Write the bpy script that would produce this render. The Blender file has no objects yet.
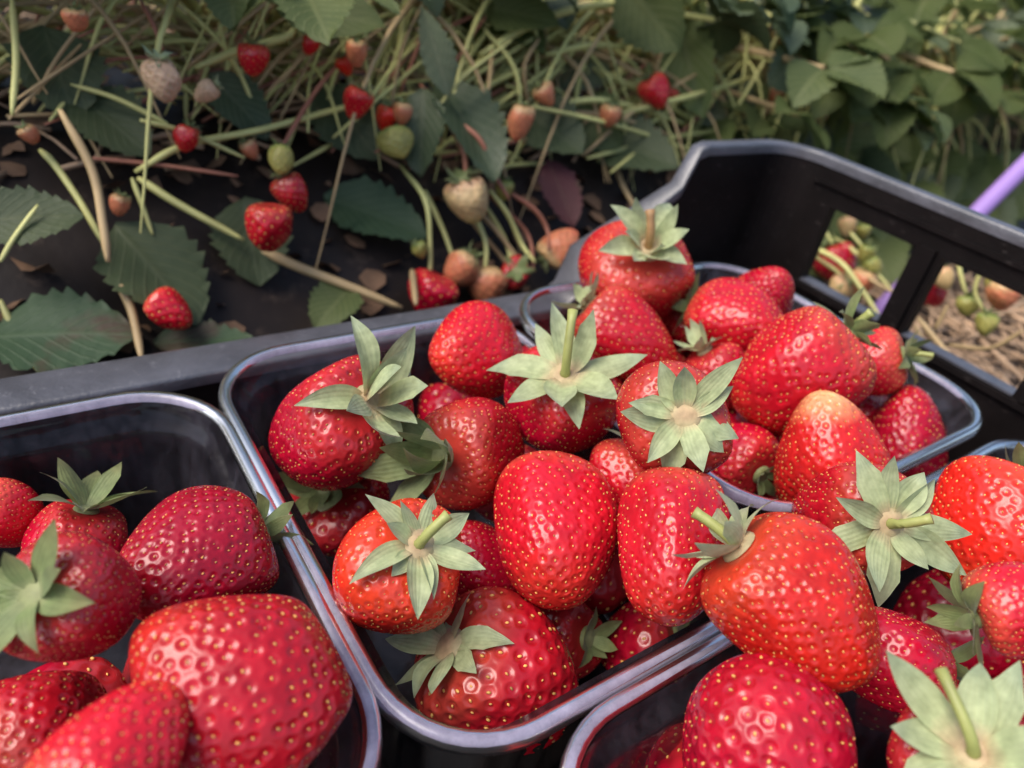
import bpy, math, random
import numpy as np
from mathutils import Vector, Matrix

C = bpy.context.scene.collection
PI = math.pi
S = 0.135                 # metres per unit: the camera hangs one unit above the punnet rims
GROUND = -1.55            # ground level in those units, measured from the camera
F = 720.0                 # focal length in pixels of a 1024 wide frame
RNG = random.Random(7)

# ------------------------------------------------------------------ camera frame
p_, r_, y_ = math.radians(33.4), math.radians(11.0), math.radians(39.9)
_f = np.array([0, math.cos(p_), -math.sin(p_)]); _r = np.array([1.0, 0, 0]); _u = np.array([0, math.sin(p_), math.cos(p_)])
_R = math.cos(r_) * _r + math.sin(r_) * _u
_U = -math.sin(r_) * _r + math.cos(r_) * _u
def _tocrate(v):
    c, s = math.cos(y_), math.sin(y_)
    return np.array([v[0] * c + v[1] * s, -v[0] * s + v[1] * c, v[2]])
RIGHT, UP, FWD = _tocrate(_R), _tocrate(_U), _tocrate(_f)

def ray(px, py):
    return RIGHT * ((px - 512) / F) + UP * ((384 - py) / F) + FWD
def on_z(px, py, z):
    d = ray(px, py); return d * (z / d[2])
def on_y(px, py, y):
    d = ray(px, py); return d * (y / d[1])
def on_x(px, py, x):
    d = ray(px, py); return d * (x / d[0])
def W(p):                                  # units from the camera -> metres in the world
    return Vector((p[0] * S, p[1] * S, (p[2] - GROUND) * S))
def vdir(r, u, t, at=None):                # direction given as right / up / towards the viewer, at a picture point
    if at is None: R3, U3, T3 = RIGHT, UP, -FWD
    else:
        T3 = -ray(*at); T3 = T3 / np.linalg.norm(T3)
        R3 = RIGHT - T3 * np.dot(RIGHT, T3); R3 = R3 / np.linalg.norm(R3); U3 = np.cross(T3, R3)
    v = R3 * r + U3 * u + T3 * t
    return v / np.linalg.norm(v)

# ------------------------------------------------------------------ object helpers
def set_props(o, label=None, cat=None, group=None, kind=None):
    if label: o['label'] = label
    if cat: o['category'] = cat
    if group: o['group'] = group
    if kind: o['kind'] = kind
    return o
def empty(name, loc, label, cat, group=None):
    o = bpy.data.objects.new(name, None); C.objects.link(o)
    o.location = loc; o.empty_display_size = 0.01
    return set_props(o, label, cat, group)
def mesh_np(name, V, Fq, mats, smooth=True, mi=None, uv=None):
    """V (n,3) array, Fq list of int arrays (m,k) sharing the vertices."""
    me = bpy.data.meshes.new(name)
    Fs = [np.asarray(f, dtype=np.int32) for f in Fq if len(f)]
    loops = np.concatenate([f.ravel() for f in Fs])
    tot = np.concatenate([np.full(len(f), f.shape[1], dtype=np.int32) for f in Fs])
    start = np.concatenate([[0], np.cumsum(tot)[:-1]]).astype(np.int32)
    me.vertices.add(len(V)); me.vertices.foreach_set('co', np.asarray(V, dtype=np.float32).ravel())
    me.loops.add(len(loops)); me.loops.foreach_set('vertex_index', loops)
    me.polygons.add(len(tot)); me.polygons.foreach_set('loop_start', start)
    me.polygons.foreach_set('loop_total', tot)
    for m in mats: me.materials.append(m)
    if mi is not None: me.polygons.foreach_set('material_index', np.asarray(mi, dtype=np.int32))
    me.polygons.foreach_set('use_smooth', np.full(len(tot), smooth))
    if uv is not None:
        l = me.uv_layers.new(name='UVMap')
        l.data.foreach_set('uv', np.asarray(uv, dtype=np.float32)[loops].ravel())
    me.update(calc_edges=True); me.validate()
    return me
def obj(name, me, parent=None, loc=None):
    o = bpy.data.objects.new(name, me); C.objects.link(o)
    if parent: o.parent = parent
    if loc is not None: o.location = loc
    return o
class MB:
    """collects pieces, builds ONE mesh"""
    def __init__(s): s.V = []; s.Q = []; s.T = []; s.UV = []; s.n = 0
    def add(s, V, Q=None, T=None, uv=None):
        V = np.asarray(V, dtype=float)
        s.V.append(V); s.UV.append(np.zeros((len(V), 2)) if uv is None else np.asarray(uv, dtype=float))
        if Q is not None and len(Q): s.Q.append(np.asarray(Q, dtype=np.int64) + s.n)
        if T is not None and len(T): s.T.append(np.asarray(T, dtype=np.int64) + s.n)
        s.n += len(V)
    def box(s, lo, hi):
        x0, y0, z0 = lo; x1, y1, z1 = hi
        V = [(x0,y0,z0),(x1,y0,z0),(x1,y1,z0),(x0,y1,z0),(x0,y0,z1),(x1,y0,z1),(x1,y1,z1),(x0,y1,z1)]
        s.add(V, [(0,3,2,1),(4,5,6,7),(0,1,5,4),(1,2,6,5),(2,3,7,6),(3,0,4,7)])
    def mesh(s, name, mats, smooth=True):
        fs = []
        if s.Q: fs.append(np.concatenate(s.Q))
        if s.T: fs.append(np.concatenate(s.T))
        return mesh_np(name, np.concatenate(s.V), fs, mats, smooth, uv=np.concatenate(s.UV))
def grid_faces(nr, nc, wrap=False):
    i = np.arange(nr - 1)[:, None]; j = np.arange(nc if wrap else nc - 1)[None, :]
    a = i * nc + j; b = i * nc + (j + 1) % nc
    return np.stack([a, b, b + nc, a + nc], -1).reshape(-1, 4)
def tube(P, rad, n=7, caps=True):
    P = np.asarray(P, dtype=float); m = len(P)
    rad = np.broadcast_to(np.asarray(rad, dtype=float), (m,))
    T = np.gradient(P, axis=0); T /= np.linalg.norm(T, axis=1)[:, None] + 1e-12
    a = np.array([0.31, 0.17, 0.93]); N = np.cross(T, a); N /= np.linalg.norm(N, axis=1)[:, None] + 1e-9
    B = np.cross(T, N); ang = np.linspace(0, 2 * PI, n, endpoint=False)
    V = (P[:, None, :] + rad[:, None, None] * (np.cos(ang)[None, :, None] * N[:, None, :] + np.sin(ang)[None, :, None] * B[:, None, :])).reshape(-1, 3)
    Q = grid_faces(m, n, True); uv = np.stack([np.tile(np.linspace(0, 1, n), m), np.repeat(np.linspace(0, 1, m), n)], 1)
    T3 = []
    if caps:
        V = np.concatenate([V, P[:1], P[-1:]]); uv = np.concatenate([uv, [[.5, 0], [.5, 1]]])
        for k in range(n):
            T3 += [(m * n, (k + 1) % n, k), (m * n + 1, (m - 1) * n + k, (m - 1) * n + (k + 1) % n)]
    return V, Q, T3, uv
def curve(pts, n=14):
    """Catmull-Rom through points"""
    P = [np.asarray(p, dtype=float) for p in pts]
    P = [2 * P[0] - P[1]] + P + [2 * P[-1] - P[-2]]
    out = []
    for i in range(1, len(P) - 2):
        for t in np.linspace(0, 1, max(3, n // (len(P) - 3)), endpoint=False):
            a, b, c, d = P[i-1], P[i], P[i+1], P[i+2]
            out.append(.5 * ((2*b) + (-a + c) * t + (2*a - 5*b + 4*c - d) * t*t + (-a + 3*b - 3*c + d) * t**3))
    out.append(P[-2])
    return np.array(out)

# ------------------------------------------------------------------ materials
def mat(name):
    m = bpy.data.materials.new(name); m.use_nodes = True
    nt = m.node_tree; nt.nodes.clear()
    out = nt.nodes.new('ShaderNodeOutputMaterial')
    return m, nt, out
def N(nt, t, **k):
    n = nt.nodes.new(t)
    for a, b in k.items():
        if a.startswith('i_'): n.inputs[a[2:].replace('_', ' ')].default_value = b
        else: setattr(n, a, b)
    return n
def ramp(nt, stops, interp='LINEAR'):
    r = nt.nodes.new('ShaderNodeValToRGB'); r.color_ramp.interpolation = interp
    e = r.color_ramp.elements
    while len(e) < len(stops): e.new(0.5)
    for k, (p, c) in zip(e, stops):
        k.position = p; k.color = (*c, 1) if len(c) == 3 else c
    return r
def mixc(nt, fac, a, b, mode='MIX'):
    n = nt.nodes.new('ShaderNodeMix'); n.data_type = 'RGBA'; n.blend_type = mode
    for sock, v in ((0, fac), (6, a), (7, b)):
        if hasattr(v, 'is_linked') or hasattr(v, 'links'): nt.links.new(v, n.inputs[sock])
        elif sock == 0: n.inputs[0].default_value = v
        else: n.inputs[sock].default_value = (*v, 1) if len(v) == 3 else v
    return n.outputs[2]

def berry_mat(name, tip, mid, shoulder, var=0.5, rough=0.25, sss=0.08):
    m, nt, out = mat(name); L = nt.links.new
    tc = N(nt, 'ShaderNodeTexCoord'); sp = N(nt, 'ShaderNodeSeparateXYZ'); L(tc.outputs['Generated'], sp.inputs[0])
    nz = N(nt, 'ShaderNodeTexNoise', i_Scale=2.2, i_Detail=3.0); L(tc.outputs['Generated'], nz.inputs['Vector'])
    ma = N(nt, 'ShaderNodeMath', operation='MULTIPLY_ADD'); L(nz.outputs[0], ma.inputs[0]); ma.inputs[1].default_value = .22; L(sp.outputs[2], ma.inputs[2])
    rp = ramp(nt, [(.10, tip), (.34, mid), (.84, mid), (1.08 if False else .99, shoulder)]); L(ma.outputs[0], rp.inputs[0])
    oi = N(nt, 'ShaderNodeObjectInfo')
    hs = N(nt, 'ShaderNodeHueSaturation'); L(rp.outputs[0], hs.inputs['Color'])
    mr = N(nt, 'ShaderNodeMapRange'); L(oi.outputs['Random'], mr.inputs[0]); mr.inputs[3].default_value = 1 - var * .5; mr.inputs[4].default_value = 1 + var * .3
    L(mr.outputs[0], hs.inputs['Value'])
    nz2 = N(nt, 'ShaderNodeTexNoise', i_Scale=7.0, i_Detail=4.0); L(tc.outputs['Generated'], nz2.inputs['Vector'])
    rp2 = ramp(nt, [(.3, (.72, .72, .72)), (.7, (1.1, 1.1, 1.1))]); L(nz2.outputs[0], rp2.inputs[0])
    col = mixc(nt, 1.0, hs.outputs[0], rp2.outputs[0], 'MULTIPLY')
    b = N(nt, 'ShaderNodeBsdfPrincipled'); L(col, b.inputs['Base Color'])
    b.inputs['Roughness'].default_value = rough; b.inputs['IOR'].default_value = 1.45
    b.inputs['Subsurface Weight'].default_value = sss; b.inputs['Subsurface Radius'].default_value = (1, .25, .15); b.inputs['Subsurface Scale'].default_value = .004
    b.inputs['Coat Weight'].default_value = .14; b.inputs['Coat Roughness'].default_value = .2
    fz = N(nt, 'ShaderNodeTexNoise', i_Scale=900.0, i_Detail=2.0); L(tc.outputs['Object'], fz.inputs['Vector'])
    bp = N(nt, 'ShaderNodeBump', i_Strength=.12, i_Distance=.0002); L(fz.outputs[0], bp.inputs['Height']); L(bp.outputs[0], b.inputs['Normal'])
    L(b.outputs[0], out.inputs[0])
    return m
def plain(name, col, rough=.5, var=.25, scale=60, bump=0.0, bscale=300, spec=.5, coat=0):
    m, nt, out = mat(name); L = nt.links.new
    tc = N(nt, 'ShaderNodeTexCoord')
    nz = N(nt, 'ShaderNodeTexNoise', i_Scale=scale, i_Detail=5.0); L(tc.outputs['Object'], nz.inputs['Vector'])
    rp = ramp(nt, [(.3, tuple(c * (1 - var) for c in col)), (.7, tuple(min(1, c * (1 + var)) for c in col))]); L(nz.outputs[0], rp.inputs[0])
    b = N(nt, 'ShaderNodeBsdfPrincipled'); L(rp.outputs[0], b.inputs['Base Color']); b.inputs['Roughness'].default_value = rough
    b.inputs['Specular IOR Level'].default_value = spec; b.inputs['Coat Weight'].default_value = coat
    if bump:
        n2 = N(nt, 'ShaderNodeTexNoise', i_Scale=bscale, i_Detail=4.0); L(tc.outputs['Object'], n2.inputs['Vector'])
        bp = N(nt, 'ShaderNodeBump', i_Strength=bump, i_Distance=.001); L(n2.outputs[0], bp.inputs['Height']); L(bp.outputs[0], b.inputs['Normal'])
    L(b.outputs[0], out.inputs[0])
    return m
def scuff(m, col, scale, lo, hi):
    nt = m.node_tree; b = [n for n in nt.nodes if n.type == 'BSDF_PRINCIPLED'][0]; L = nt.links.new
    tc = N(nt, 'ShaderNodeTexCoord'); mp = N(nt, 'ShaderNodeMapping'); L(tc.outputs['Object'], mp.inputs[0]); mp.inputs['Scale'].default_value = (1, .6, 1.7)
    nz = N(nt, 'ShaderNodeTexNoise', i_Scale=scale, i_Detail=6.0, i_Roughness=.75); L(mp.outputs[0], nz.inputs['Vector'])
    rp = ramp(nt, [(lo, (0, 0, 0)), (hi, (1, 1, 1))]); L(nz.outputs[0], rp.inputs[0])
    src = b.inputs['Base Color'].links[0].from_socket
    L(mixc(nt, rp.outputs[0], src, col), b.inputs['Base Color']); return m
def leaf_mat(name, dark, light, vein, trans=.5, rough=.6, veins=8.0, spots=None):
    """uv: x across (-1..1 mapped 0..1), y along"""
    m, nt, out = mat(name); L = nt.links.new
    uv = N(nt, 'ShaderNodeUVMap'); sp = N(nt, 'ShaderNodeSeparateXYZ'); L(uv.outputs[0], sp.inputs[0])
    sub = N(nt, 'ShaderNodeMath', operation='SUBTRACT'); L(sp.outputs[0], sub.inputs[0]); sub.inputs[1].default_value = .5
    ab = N(nt, 'ShaderNodeMath', operation='ABSOLUTE'); L(sub.outputs[0], ab.inputs[0])
    m1 = N(nt, 'ShaderNodeMath', operation='MULTIPLY_ADD'); L(ab.outputs[0], m1.inputs[0]); m1.inputs[1].default_value = -.75; L(sp.outputs[1], m1.inputs[2])
    m2 = N(nt, 'ShaderNodeMath', operation='MULTIPLY'); L(m1.outputs[0], m2.inputs[0]); m2.inputs[1].default_value = veins
    fr = N(nt, 'ShaderNodeMath', operation='PINGPONG'); L(m2.outputs[0], fr.inputs[0]); fr.inputs[1].default_value = .5
    sv = ramp(nt, [(.0, (1, 1, 1)), (.09, (.25, .25, .25)), (.16, (0, 0, 0))]); L(fr.outputs[0], sv.inputs[0])
    mv = ramp(nt, [(.0, (1, 1, 1)), (.02, (.6, .6, .6)), (.05, (0, 0, 0))]); L(ab.outputs[0], mv.inputs[0])
    vm = N(nt, 'ShaderNodeMath', operation='MAXIMUM'); L(sv.outputs[0], vm.inputs[0]); L(mv.outputs[0], vm.inputs[1])
    vs = N(nt, 'ShaderNodeMath', operation='MULTIPLY'); L(vm.outputs[0], vs.inputs[0]); vs.inputs[1].default_value = .55
    tc = N(nt, 'ShaderNodeTexCoord')
    nz = N(nt, 'ShaderNodeTexNoise', i_Scale=26.0, i_Detail=5.0); L(tc.outputs['Object'], nz.inputs['Vector'])
    rp = ramp(nt, [(.32, dark), (.68, light)]); L(nz.outputs[0], rp.inputs[0])
    base = rp.outputs[0]
    if spots:
        n3 = N(nt, 'ShaderNodeTexNoise', i_Scale=40.0, i_Detail=3.0); L(tc.outputs['Object'], n3.inputs['Vector'])
        r3 = ramp(nt, [(.55, (0, 0, 0)), (.66, (1, 1, 1))]); L(n3.outputs[0], r3.inputs[0])
        base = mixc(nt, r3.outputs[0], base, spots)
    col = mixc(nt, vs.outputs[0], base, vein)
    b = N(nt, 'ShaderNodeBsdfPrincipled'); L(col, b.inputs['Base Color']); b.inputs['Roughness'].default_value = rough
    nb = N(nt, 'ShaderNodeTexNoise', i_Scale=500.0, i_Detail=3.0); L(tc.outputs['Object'], nb.inputs['Vector'])
    hh = N(nt, 'ShaderNodeMath', operation='MULTIPLY_ADD'); L(vm.outputs[0], hh.inputs[0]); hh.inputs[1].default_value = -1.0; L(nb.outputs[0], hh.inputs[2])
    bp = N(nt, 'ShaderNodeBump', i_Strength=.35, i_Distance=.0006); L(hh.outputs[0], bp.inputs['Height']); L(bp.outputs[0], b.inputs['Normal'])
    tr = N(nt, 'ShaderNodeBsdfTranslucent'); L(col, tr.inputs[0])
    mx = N(nt, 'ShaderNodeMixShader', i_Fac=trans); L(b.outputs[0], mx.inputs[1]); L(tr.outputs[0], mx.inputs[2])
    L(mx.outputs[0], out.inputs[0])
    return m
def calyx_mat(name, base, mid, tip):
    m, nt, out = mat(name); L = nt.links.new
    uv = N(nt, 'ShaderNodeUVMap'); sp = N(nt, 'ShaderNodeSeparateXYZ'); L(uv.outputs[0], sp.inputs[0])
    tc = N(nt, 'ShaderNodeTexCoord')
    nz = N(nt, 'ShaderNodeTexNoise', i_Scale=170.0, i_Detail=4.0); L(tc.outputs['Object'], nz.inputs['Vector'])
    ma = N(nt, 'ShaderNodeMath', operation='MULTIPLY_ADD'); L(nz.outputs[0], ma.inputs[0]); ma.inputs[1].default_value = .3; L(sp.outputs[1], ma.inputs[2])
    rp = ramp(nt, [(.16, base), (.44, mid), (.85, tuple(.5 * (a_ + b_) for a_, b_ in zip(mid, tip))), (1.0, tip)]); L(ma.outputs[0], rp.inputs[0])
    # fine lengthwise veins
    wv = N(nt, 'ShaderNodeMath', operation='MULTIPLY'); L(sp.outputs[0], wv.inputs[0]); wv.inputs[1].default_value = 6.0
    pp = N(nt, 'ShaderNodeMath', operation='PINGPONG'); L(wv.outputs[0], pp.inputs[0]); pp.inputs[1].default_value = .5
    vr = ramp(nt, [(.0, (1.05, 1.05, 1.02)), (.2, (1, 1, 1)), (.5, (.98, .98, .97))]); L(pp.outputs[0], vr.inputs[0])
    col = mixc(nt, 1.0, rp.outputs[0], vr.outputs[0], 'MULTIPLY')
    n4 = N(nt, 'ShaderNodeTexNoise', i_Scale=420.0, i_Detail=4.0); L(tc.outputs['Object'], n4.inputs['Vector'])
    r4 = ramp(nt, [(.3, (.7, .72, .68)), (.7, (1.1, 1.1, 1.1))]); L(n4.outputs[0], r4.inputs[0])
    col = mixc(nt, 1.0, col, r4.outputs[0], 'MULTIPLY')
    b = N(nt, 'ShaderNodeBsdfPrincipled'); L(col, b.inputs['Base Color']); b.inputs['Roughness'].default_value = .6
    b.inputs['Sheen Weight'].default_value = .15
    bp = N(nt, 'ShaderNodeBump', i_Strength=.3, i_Distance=.0004); L(pp.outputs[0], bp.inputs['Height']); L(bp.outputs[0], b.inputs['Normal'])
    tr = N(nt, 'ShaderNodeBsdfTranslucent'); L(col, tr.inputs[0])
    mx = N(nt, 'ShaderNodeMixShader', i_Fac=.25); L(b.outputs[0], mx.inputs[1]); L(tr.outputs[0], mx.inputs[2])
    L(mx.outputs[0], out.inputs[0])
    return m
def clear_plastic(name, milky, rough=.06, ior=1.5, tint=(.93, .93, .95), lo=.35, hi=2.2):
    m, nt, out = mat(name); L = nt.links.new
    tc = N(nt, 'ShaderNodeTexCoord')
    mp = N(nt, 'ShaderNodeMapping'); L(tc.outputs['Object'], mp.inputs[0]); mp.inputs['Scale'].default_value = (1, 1, .22)
    nz = N(nt, 'ShaderNodeTexNoise', i_Scale=240.0, i_Detail=6.0, i_Roughness=.7); L(mp.outputs[0], nz.inputs['Vector'])
    n2 = N(nt, 'ShaderNodeTexNoise', i_Scale=45.0, i_Detail=3.0); L(tc.outputs['Object'], n2.inputs['Vector'])
    mu = N(nt, 'ShaderNodeMath', operation='MULTIPLY'); L(nz.outputs[0], mu.inputs[0]); L(n2.outputs[0], mu.inputs[1])
    rp = ramp(nt, [(.14, (milky * lo,) * 3), (.48, (min(1, milky * hi),) * 3)]); L(mu.outputs[0], rp.inputs[0])
    tr = N(nt, 'ShaderNodeBsdfTransparent'); tr.inputs[0].default_value = (*tint, 1)
    gl = N(nt, 'ShaderNodeBsdfGlossy'); gl.inputs['Roughness'].default_value = rough
    bp = N(nt, 'ShaderNodeBump', i_Strength=.25, i_Distance=.001); L(n2.outputs[0], bp.inputs['Height']); L(bp.outputs[0], gl.inputs['Normal'])
    df = N(nt, 'ShaderNodeBsdfDiffuse'); df.inputs[0].default_value = (.70, .66, .84, 1)
    tl = N(nt, 'ShaderNodeBsdfTranslucent'); tl.inputs[0].default_value = (.72, .69, .84, 1)
    dm = N(nt, 'ShaderNodeMixShader', i_Fac=.4); L(df.outputs[0], dm.inputs[1]); L(tl.outputs[0], dm.inputs[2])
    fr = N(nt, 'ShaderNodeFresnel', i_IOR=ior)
    m1 = N(nt, 'ShaderNodeMixShader'); L(rp.outputs[0], m1.inputs[0]); L(tr.outputs[0], m1.inputs[1]); L(dm.outputs[0], m1.inputs[2])
    m2 = N(nt, 'ShaderNodeMixShader'); L(fr.outputs[0], m2.inputs[0]); L(m1.outputs[0], m2.inputs[1]); L(gl.outputs[0], m2.inputs[2])
    L(m2.outputs[0], out.inputs[0])
    return m

M = {}
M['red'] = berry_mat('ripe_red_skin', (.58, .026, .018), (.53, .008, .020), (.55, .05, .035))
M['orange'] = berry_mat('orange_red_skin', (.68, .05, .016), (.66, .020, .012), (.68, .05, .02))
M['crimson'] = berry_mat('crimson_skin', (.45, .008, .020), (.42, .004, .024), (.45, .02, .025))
M['paletip'] = berry_mat('red_skin_with_pale_tip', (.75, .36, .16), (.52, .014, .014), (.50, .03, .02))
M['white'] = berry_mat('white_green_skin', (.64, .40, .25), (.64, .44, .28), (.55, .36, .22), .2, .5, .15)
M['peach'] = berry_mat('half_ripe_peach_skin', (.66, .16, .09), (.60, .20, .10), (.58, .36, .17), .2, .45, .15)
M['blush'] = berry_mat('pale_blush_skin', (.52, .46, .17), (.60, .42, .20), (.58, .34, .18), .2, .5, .15)
M['green'] = berry_mat('unripe_green_skin', (.36, .32, .08), (.30, .28, .07), (.22, .26, .06), .3, .5, .1)
M['seed'] = plain('achene_yellow', (.60, .33, .085), .42, .6, 220)
M['seedpale'] = plain('achene_pale', (.45, .34, .12), .5, .3, 400)
M['calyx'] = calyx_mat('calyx_pale', (.58, .40, .24), (.44, .50, .26), (.33, .40, .24))
M['calyxgreen'] = calyx_mat('calyx_green', (.32, .34, .16), (.19, .25, .09), (.18, .19, .07))
M['stem'] = plain('stem_green', (.30, .32, .10), .5, .25, 120)
M['stembrown'] = plain('stem_brown', (.30, .17, .07), .6, .3, 120)
M['crate'] = plain('black_crate_plastic', (.006, .0045, .0045), .55, .4, 40, .15, 500, .14)
M['rim'] = plain('black_crate_rim', (.066, .068, .082), .38, .35, 60, .2, 700, .85)
scuff(M['crate'], (.05, .042, .04), 260, .60, .74); scuff(M['rim'], (.17, .17, .19), 300, .58, .72)
M['punnet'] = clear_plastic('clear_punnet_plastic', .04, .08, 1.32, (.93, .92, .92), .2, 2.4)
M['punnetrim'] = clear_plastic('clear_punnet_rim', .47, .26, 1.48, (.88, .87, .91), .6, 1.5)
M['film'] = plain('black_mulch_film', (.022, .016, .014), .5, .5, 14, .9, 55, .2)
scuff(M['film'], (.085, .06, .045), 70, .55, .75)
M['soil'] = plain('damp_soil', (.045, .030, .022), .95, .5, 30, 1.0, 120)
M['straw'] = plain('dry_straw', (.40, .27, .17), .7, .5, 25)
M['leaf'] = leaf_mat('strawberry_leaf', (.085, .125, .04), (.16, .20, .07), (.24, .27, .11))
M['leafblue'] = leaf_mat('blue_green_leaf', (.075, .115, .06), (.135, .18, .10), (.21, .25, .15), rough=.4)
M['leafdark'] = leaf_mat('dark_leaf', (.045, .068, .028), (.075, .10, .042), (.11, .13, .06), .25)
M['leafpale'] = leaf_mat('pale_leaf_underside', (.19, .24, .14), (.26, .30, .18), (.36, .38, .25))
M['leafyellow'] = leaf_mat('bright_green_leaf', (.15, .21, .06), (.22, .27, .10), (.32, .34, .18))
M['leafpurple'] = leaf_mat('reddened_leaf', (.13, .03, .045), (.17, .07, .07), (.22, .12, .09), spots=(.10, .11, .04))
M['leafspot'] = leaf_mat('spotted_leaf', (.035, .075, .034), (.065, .11, .052), (.09, .14, .07), .25, spots=(.07, .05, .03))
M['petiole'] = plain('yellow_green_petiole', (.52, .51, .19), .5, .35, 30)
M['petiolepale'] = plain('pale_dried_petiole', (.42, .30, .15), .6, .3, 30)
M['petiolered'] = plain('reddish_petiole', (.33, .13, .08), .55, .3, 30)
M['pole'] = plain('lavender_plastic', (.30, .18, .48), .5, .1, 20)

# ------------------------------------------------------------------ strawberries
def berry_mesh(name, L, Wd, mats, seed=0, taper=.34, pw=.85, flat=.92, wedge=0.0, lump=.045, NS=340, nu=100, nv=150, dim=.125, dent=.16, bend=0.0, seedscale=1.0, cuts=None, facets=5):
    rg = np.random.RandomState(seed)
    ph = rg.uniform(0, 2 * PI, 12); am = rg.uniform(.4, 1, 12)
    uu = np.linspace(0, PI, 400); rr = np.sin(uu) ** pw * (1 + taper * np.cos(uu)); rmax = rr.max()
    fn = rg.normal(size=(5, 3)) * (1, 1, .55); fn /= np.linalg.norm(fn, axis=1)[:, None]; fc = rg.uniform(.74, .90, 5)
    fn, fc = fn[:facets], fc[:facets]
    if cuts: fn = np.concatenate([fn, [c[0] for c in cuts]]); fc = np.concatenate([fc, [c[1] for c in cuts]])
    def base(u, f):
        z = np.cos(u); r = np.sin(u).clip(1e-5) ** pw * (1 + taper * z) / rmax
        tip = (1 - z) / 2
        l = lump * (am[0] * np.sin(2 * f + ph[0] + 1.3 * u) + am[1] * np.sin(3 * f + ph[1] - 2 * u) + .7 * am[2] * np.sin(f + ph[2] + 4 * u) + .5 * am[3] * np.sin(5 * f + ph[3]) * tip)
        r = r * (1 + l)
        x = r * np.cos(f) * (1 + wedge * tip ** 1.5) + bend * tip ** 2
        y = r * np.sin(f) * flat * (1 - .25 * wedge * tip)
        zz = z - dent * np.exp(-(u / .42) ** 2) + .04 * am[4] * np.sin(f + ph[4]) * np.sin(u)
        if wedge > .15: zz = zz + .10 * wedge * tip ** 2 * np.cos(2 * f) * np.sin(u)
        P = np.stack([x, y, zz], -1)
        for n_, c_ in zip(fn, fc):           # flattened where it grew against its neighbours
            q_ = (P * n_).sum(-1) - c_
            P = P - n_ * (.07 * np.log1p(np.exp(np.clip(q_ / .07, -30, 30))) * .72)[..., None]
        return P * (Wd / 2 * 1.03, Wd / 2 * 1.03, L / 2 * 1.03)
    def nrm(u, f, e=.012):
        a = base(np.clip(u + e, 0, PI), f) - base(np.clip(u - e, 0, PI), f); b = base(u, f + e) - base(u, f - e)
        n = np.cross(a, b); ln = np.linalg.norm(n, axis=-1, keepdims=True); return n / (ln + 1e-15), a
    dim = dim * .84
    # seeds on a jittered golden spiral, spread by surface area
    u1 = np.linspace(.02, PI - .02, 300)
    P1 = base(u1, np.zeros_like(u1) + .7); P2 = base(u1, np.zeros_like(u1) + 2.3)
    ds = np.linalg.norm(np.gradient((P1), axis=0), axis=1); rad = .5 * (np.hypot(P1[:, 0], P1[:, 1]) + np.hypot(P2[:, 0], P2[:, 1]))
    cum = np.cumsum(ds * rad); cum /= cum[-1]
    k = (np.arange(NS) + .5) / NS
    su = np.interp(k, cum, u1) + rg.normal(0, .017, NS); sf = np.arange(NS) * PI * (3 - 5 ** .5) + rg.normal(0, .045, NS)
    keep = (su > .33) & (su < PI - .07); su = su[keep]; sf = sf[keep]
    SP = base(su, sf); SN, ST = nrm(su, sf)
    # vertex grid
    u = np.linspace(.03, PI - .03, nu); f = np.linspace(0, 2 * PI, nv, endpoint=False)
    Ug, Fg = np.meshgrid(u, f, indexing='ij')
    V = base(Ug, Fg).reshape(-1, 3); Nn = nrm(Ug, Fg)[0].reshape(-1, 3)
    area = 2 * PI * np.sum(ds * rad); s0 = math.sqrt(area / NS)
    dmin = np.empty(len(V)); near = np.empty(len(V), dtype=int)
    for a in range(0, len(V), 4000):
        D = ((V[a:a+4000, None, :] - SP[None]) ** 2).sum(-1); j = D.argmin(1); near[a:a+4000] = j; dmin[a:a+4000] = np.sqrt(D[np.arange(len(j)), j])
    q = dmin / s0
    jit = rg.uniform(.6, 1.25, len(SP))[near]
    e = np.clip((q - .17) / .26, 0, 1); h = -dim * s0 * jit * (1 - e * e * (3 - 2 * e)) + dim * .30 * s0 * np.clip(1 - np.abs(q - .52) / .22, 0, 1)
    fade = np.clip((Ug.reshape(-1) - .12) / .25, 0, 1)
    V = V + Nn * (h * fade)[:, None]
    Q = grid_faces(nu, nv, True)
    n0 = len(V)
    V = np.concatenate([V, base(np.array([1e-4, PI - 1e-4]), np.zeros(2))])
    j = np.arange(nv); T = np.concatenate([np.stack([np.full(nv, n0), (j + 1) % nv, j], 1)[:, [0, 2, 1]], np.stack([np.full(nv, n0 + 1), (nu - 1) * nv + (j + 1) % nv, (nu - 1) * nv + j], 1)[:, [0, 2, 1]]])
    # seed bodies
    a = np.linspace(0, 2 * PI, 7, endpoint=False); rows = [(-.75, .6), (0, 1.0), (.6, .75), (.95, .3)]
    sv = np.concatenate([np.stack([np.cos(a) * w, np.sin(a) * w, np.full(7, z)], 1) for z, w in rows] + [[(0, 0, 1.0)]])
    sq = grid_faces(4, 7, True); st = np.stack([np.full(7, 28), 21 + np.arange(7), 21 + (np.arange(7) + 1) % 7], 1)
    tz = ST / (np.linalg.norm(ST, axis=1, keepdims=True) + 1e-12); tx = np.cross(tz, SN)
    ang = rg.normal(0, .3, len(SP))[:, None]; t1 = tz * np.cos(ang) + tx * np.sin(ang); t2 = np.cross(SN, t1)
    ls = s0 * .135 * 1.0 * seedscale * rg.uniform(.62, 1.15, len(SP))
    cen = SP - SN * (dim * s0 * .62)
    VV = cen[:, None, :] + ls[:, None, None] * (sv[None, :, 0:1] * t1[:, None, :] + .60 * sv[None, :, 1:2] * t2[:, None, :] + .6 * sv[None, :, 2:3] * SN[:, None, :])
    ns = len(SP); off = n0 + 2 + np.arange(ns)[:, None, None] * 29
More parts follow.
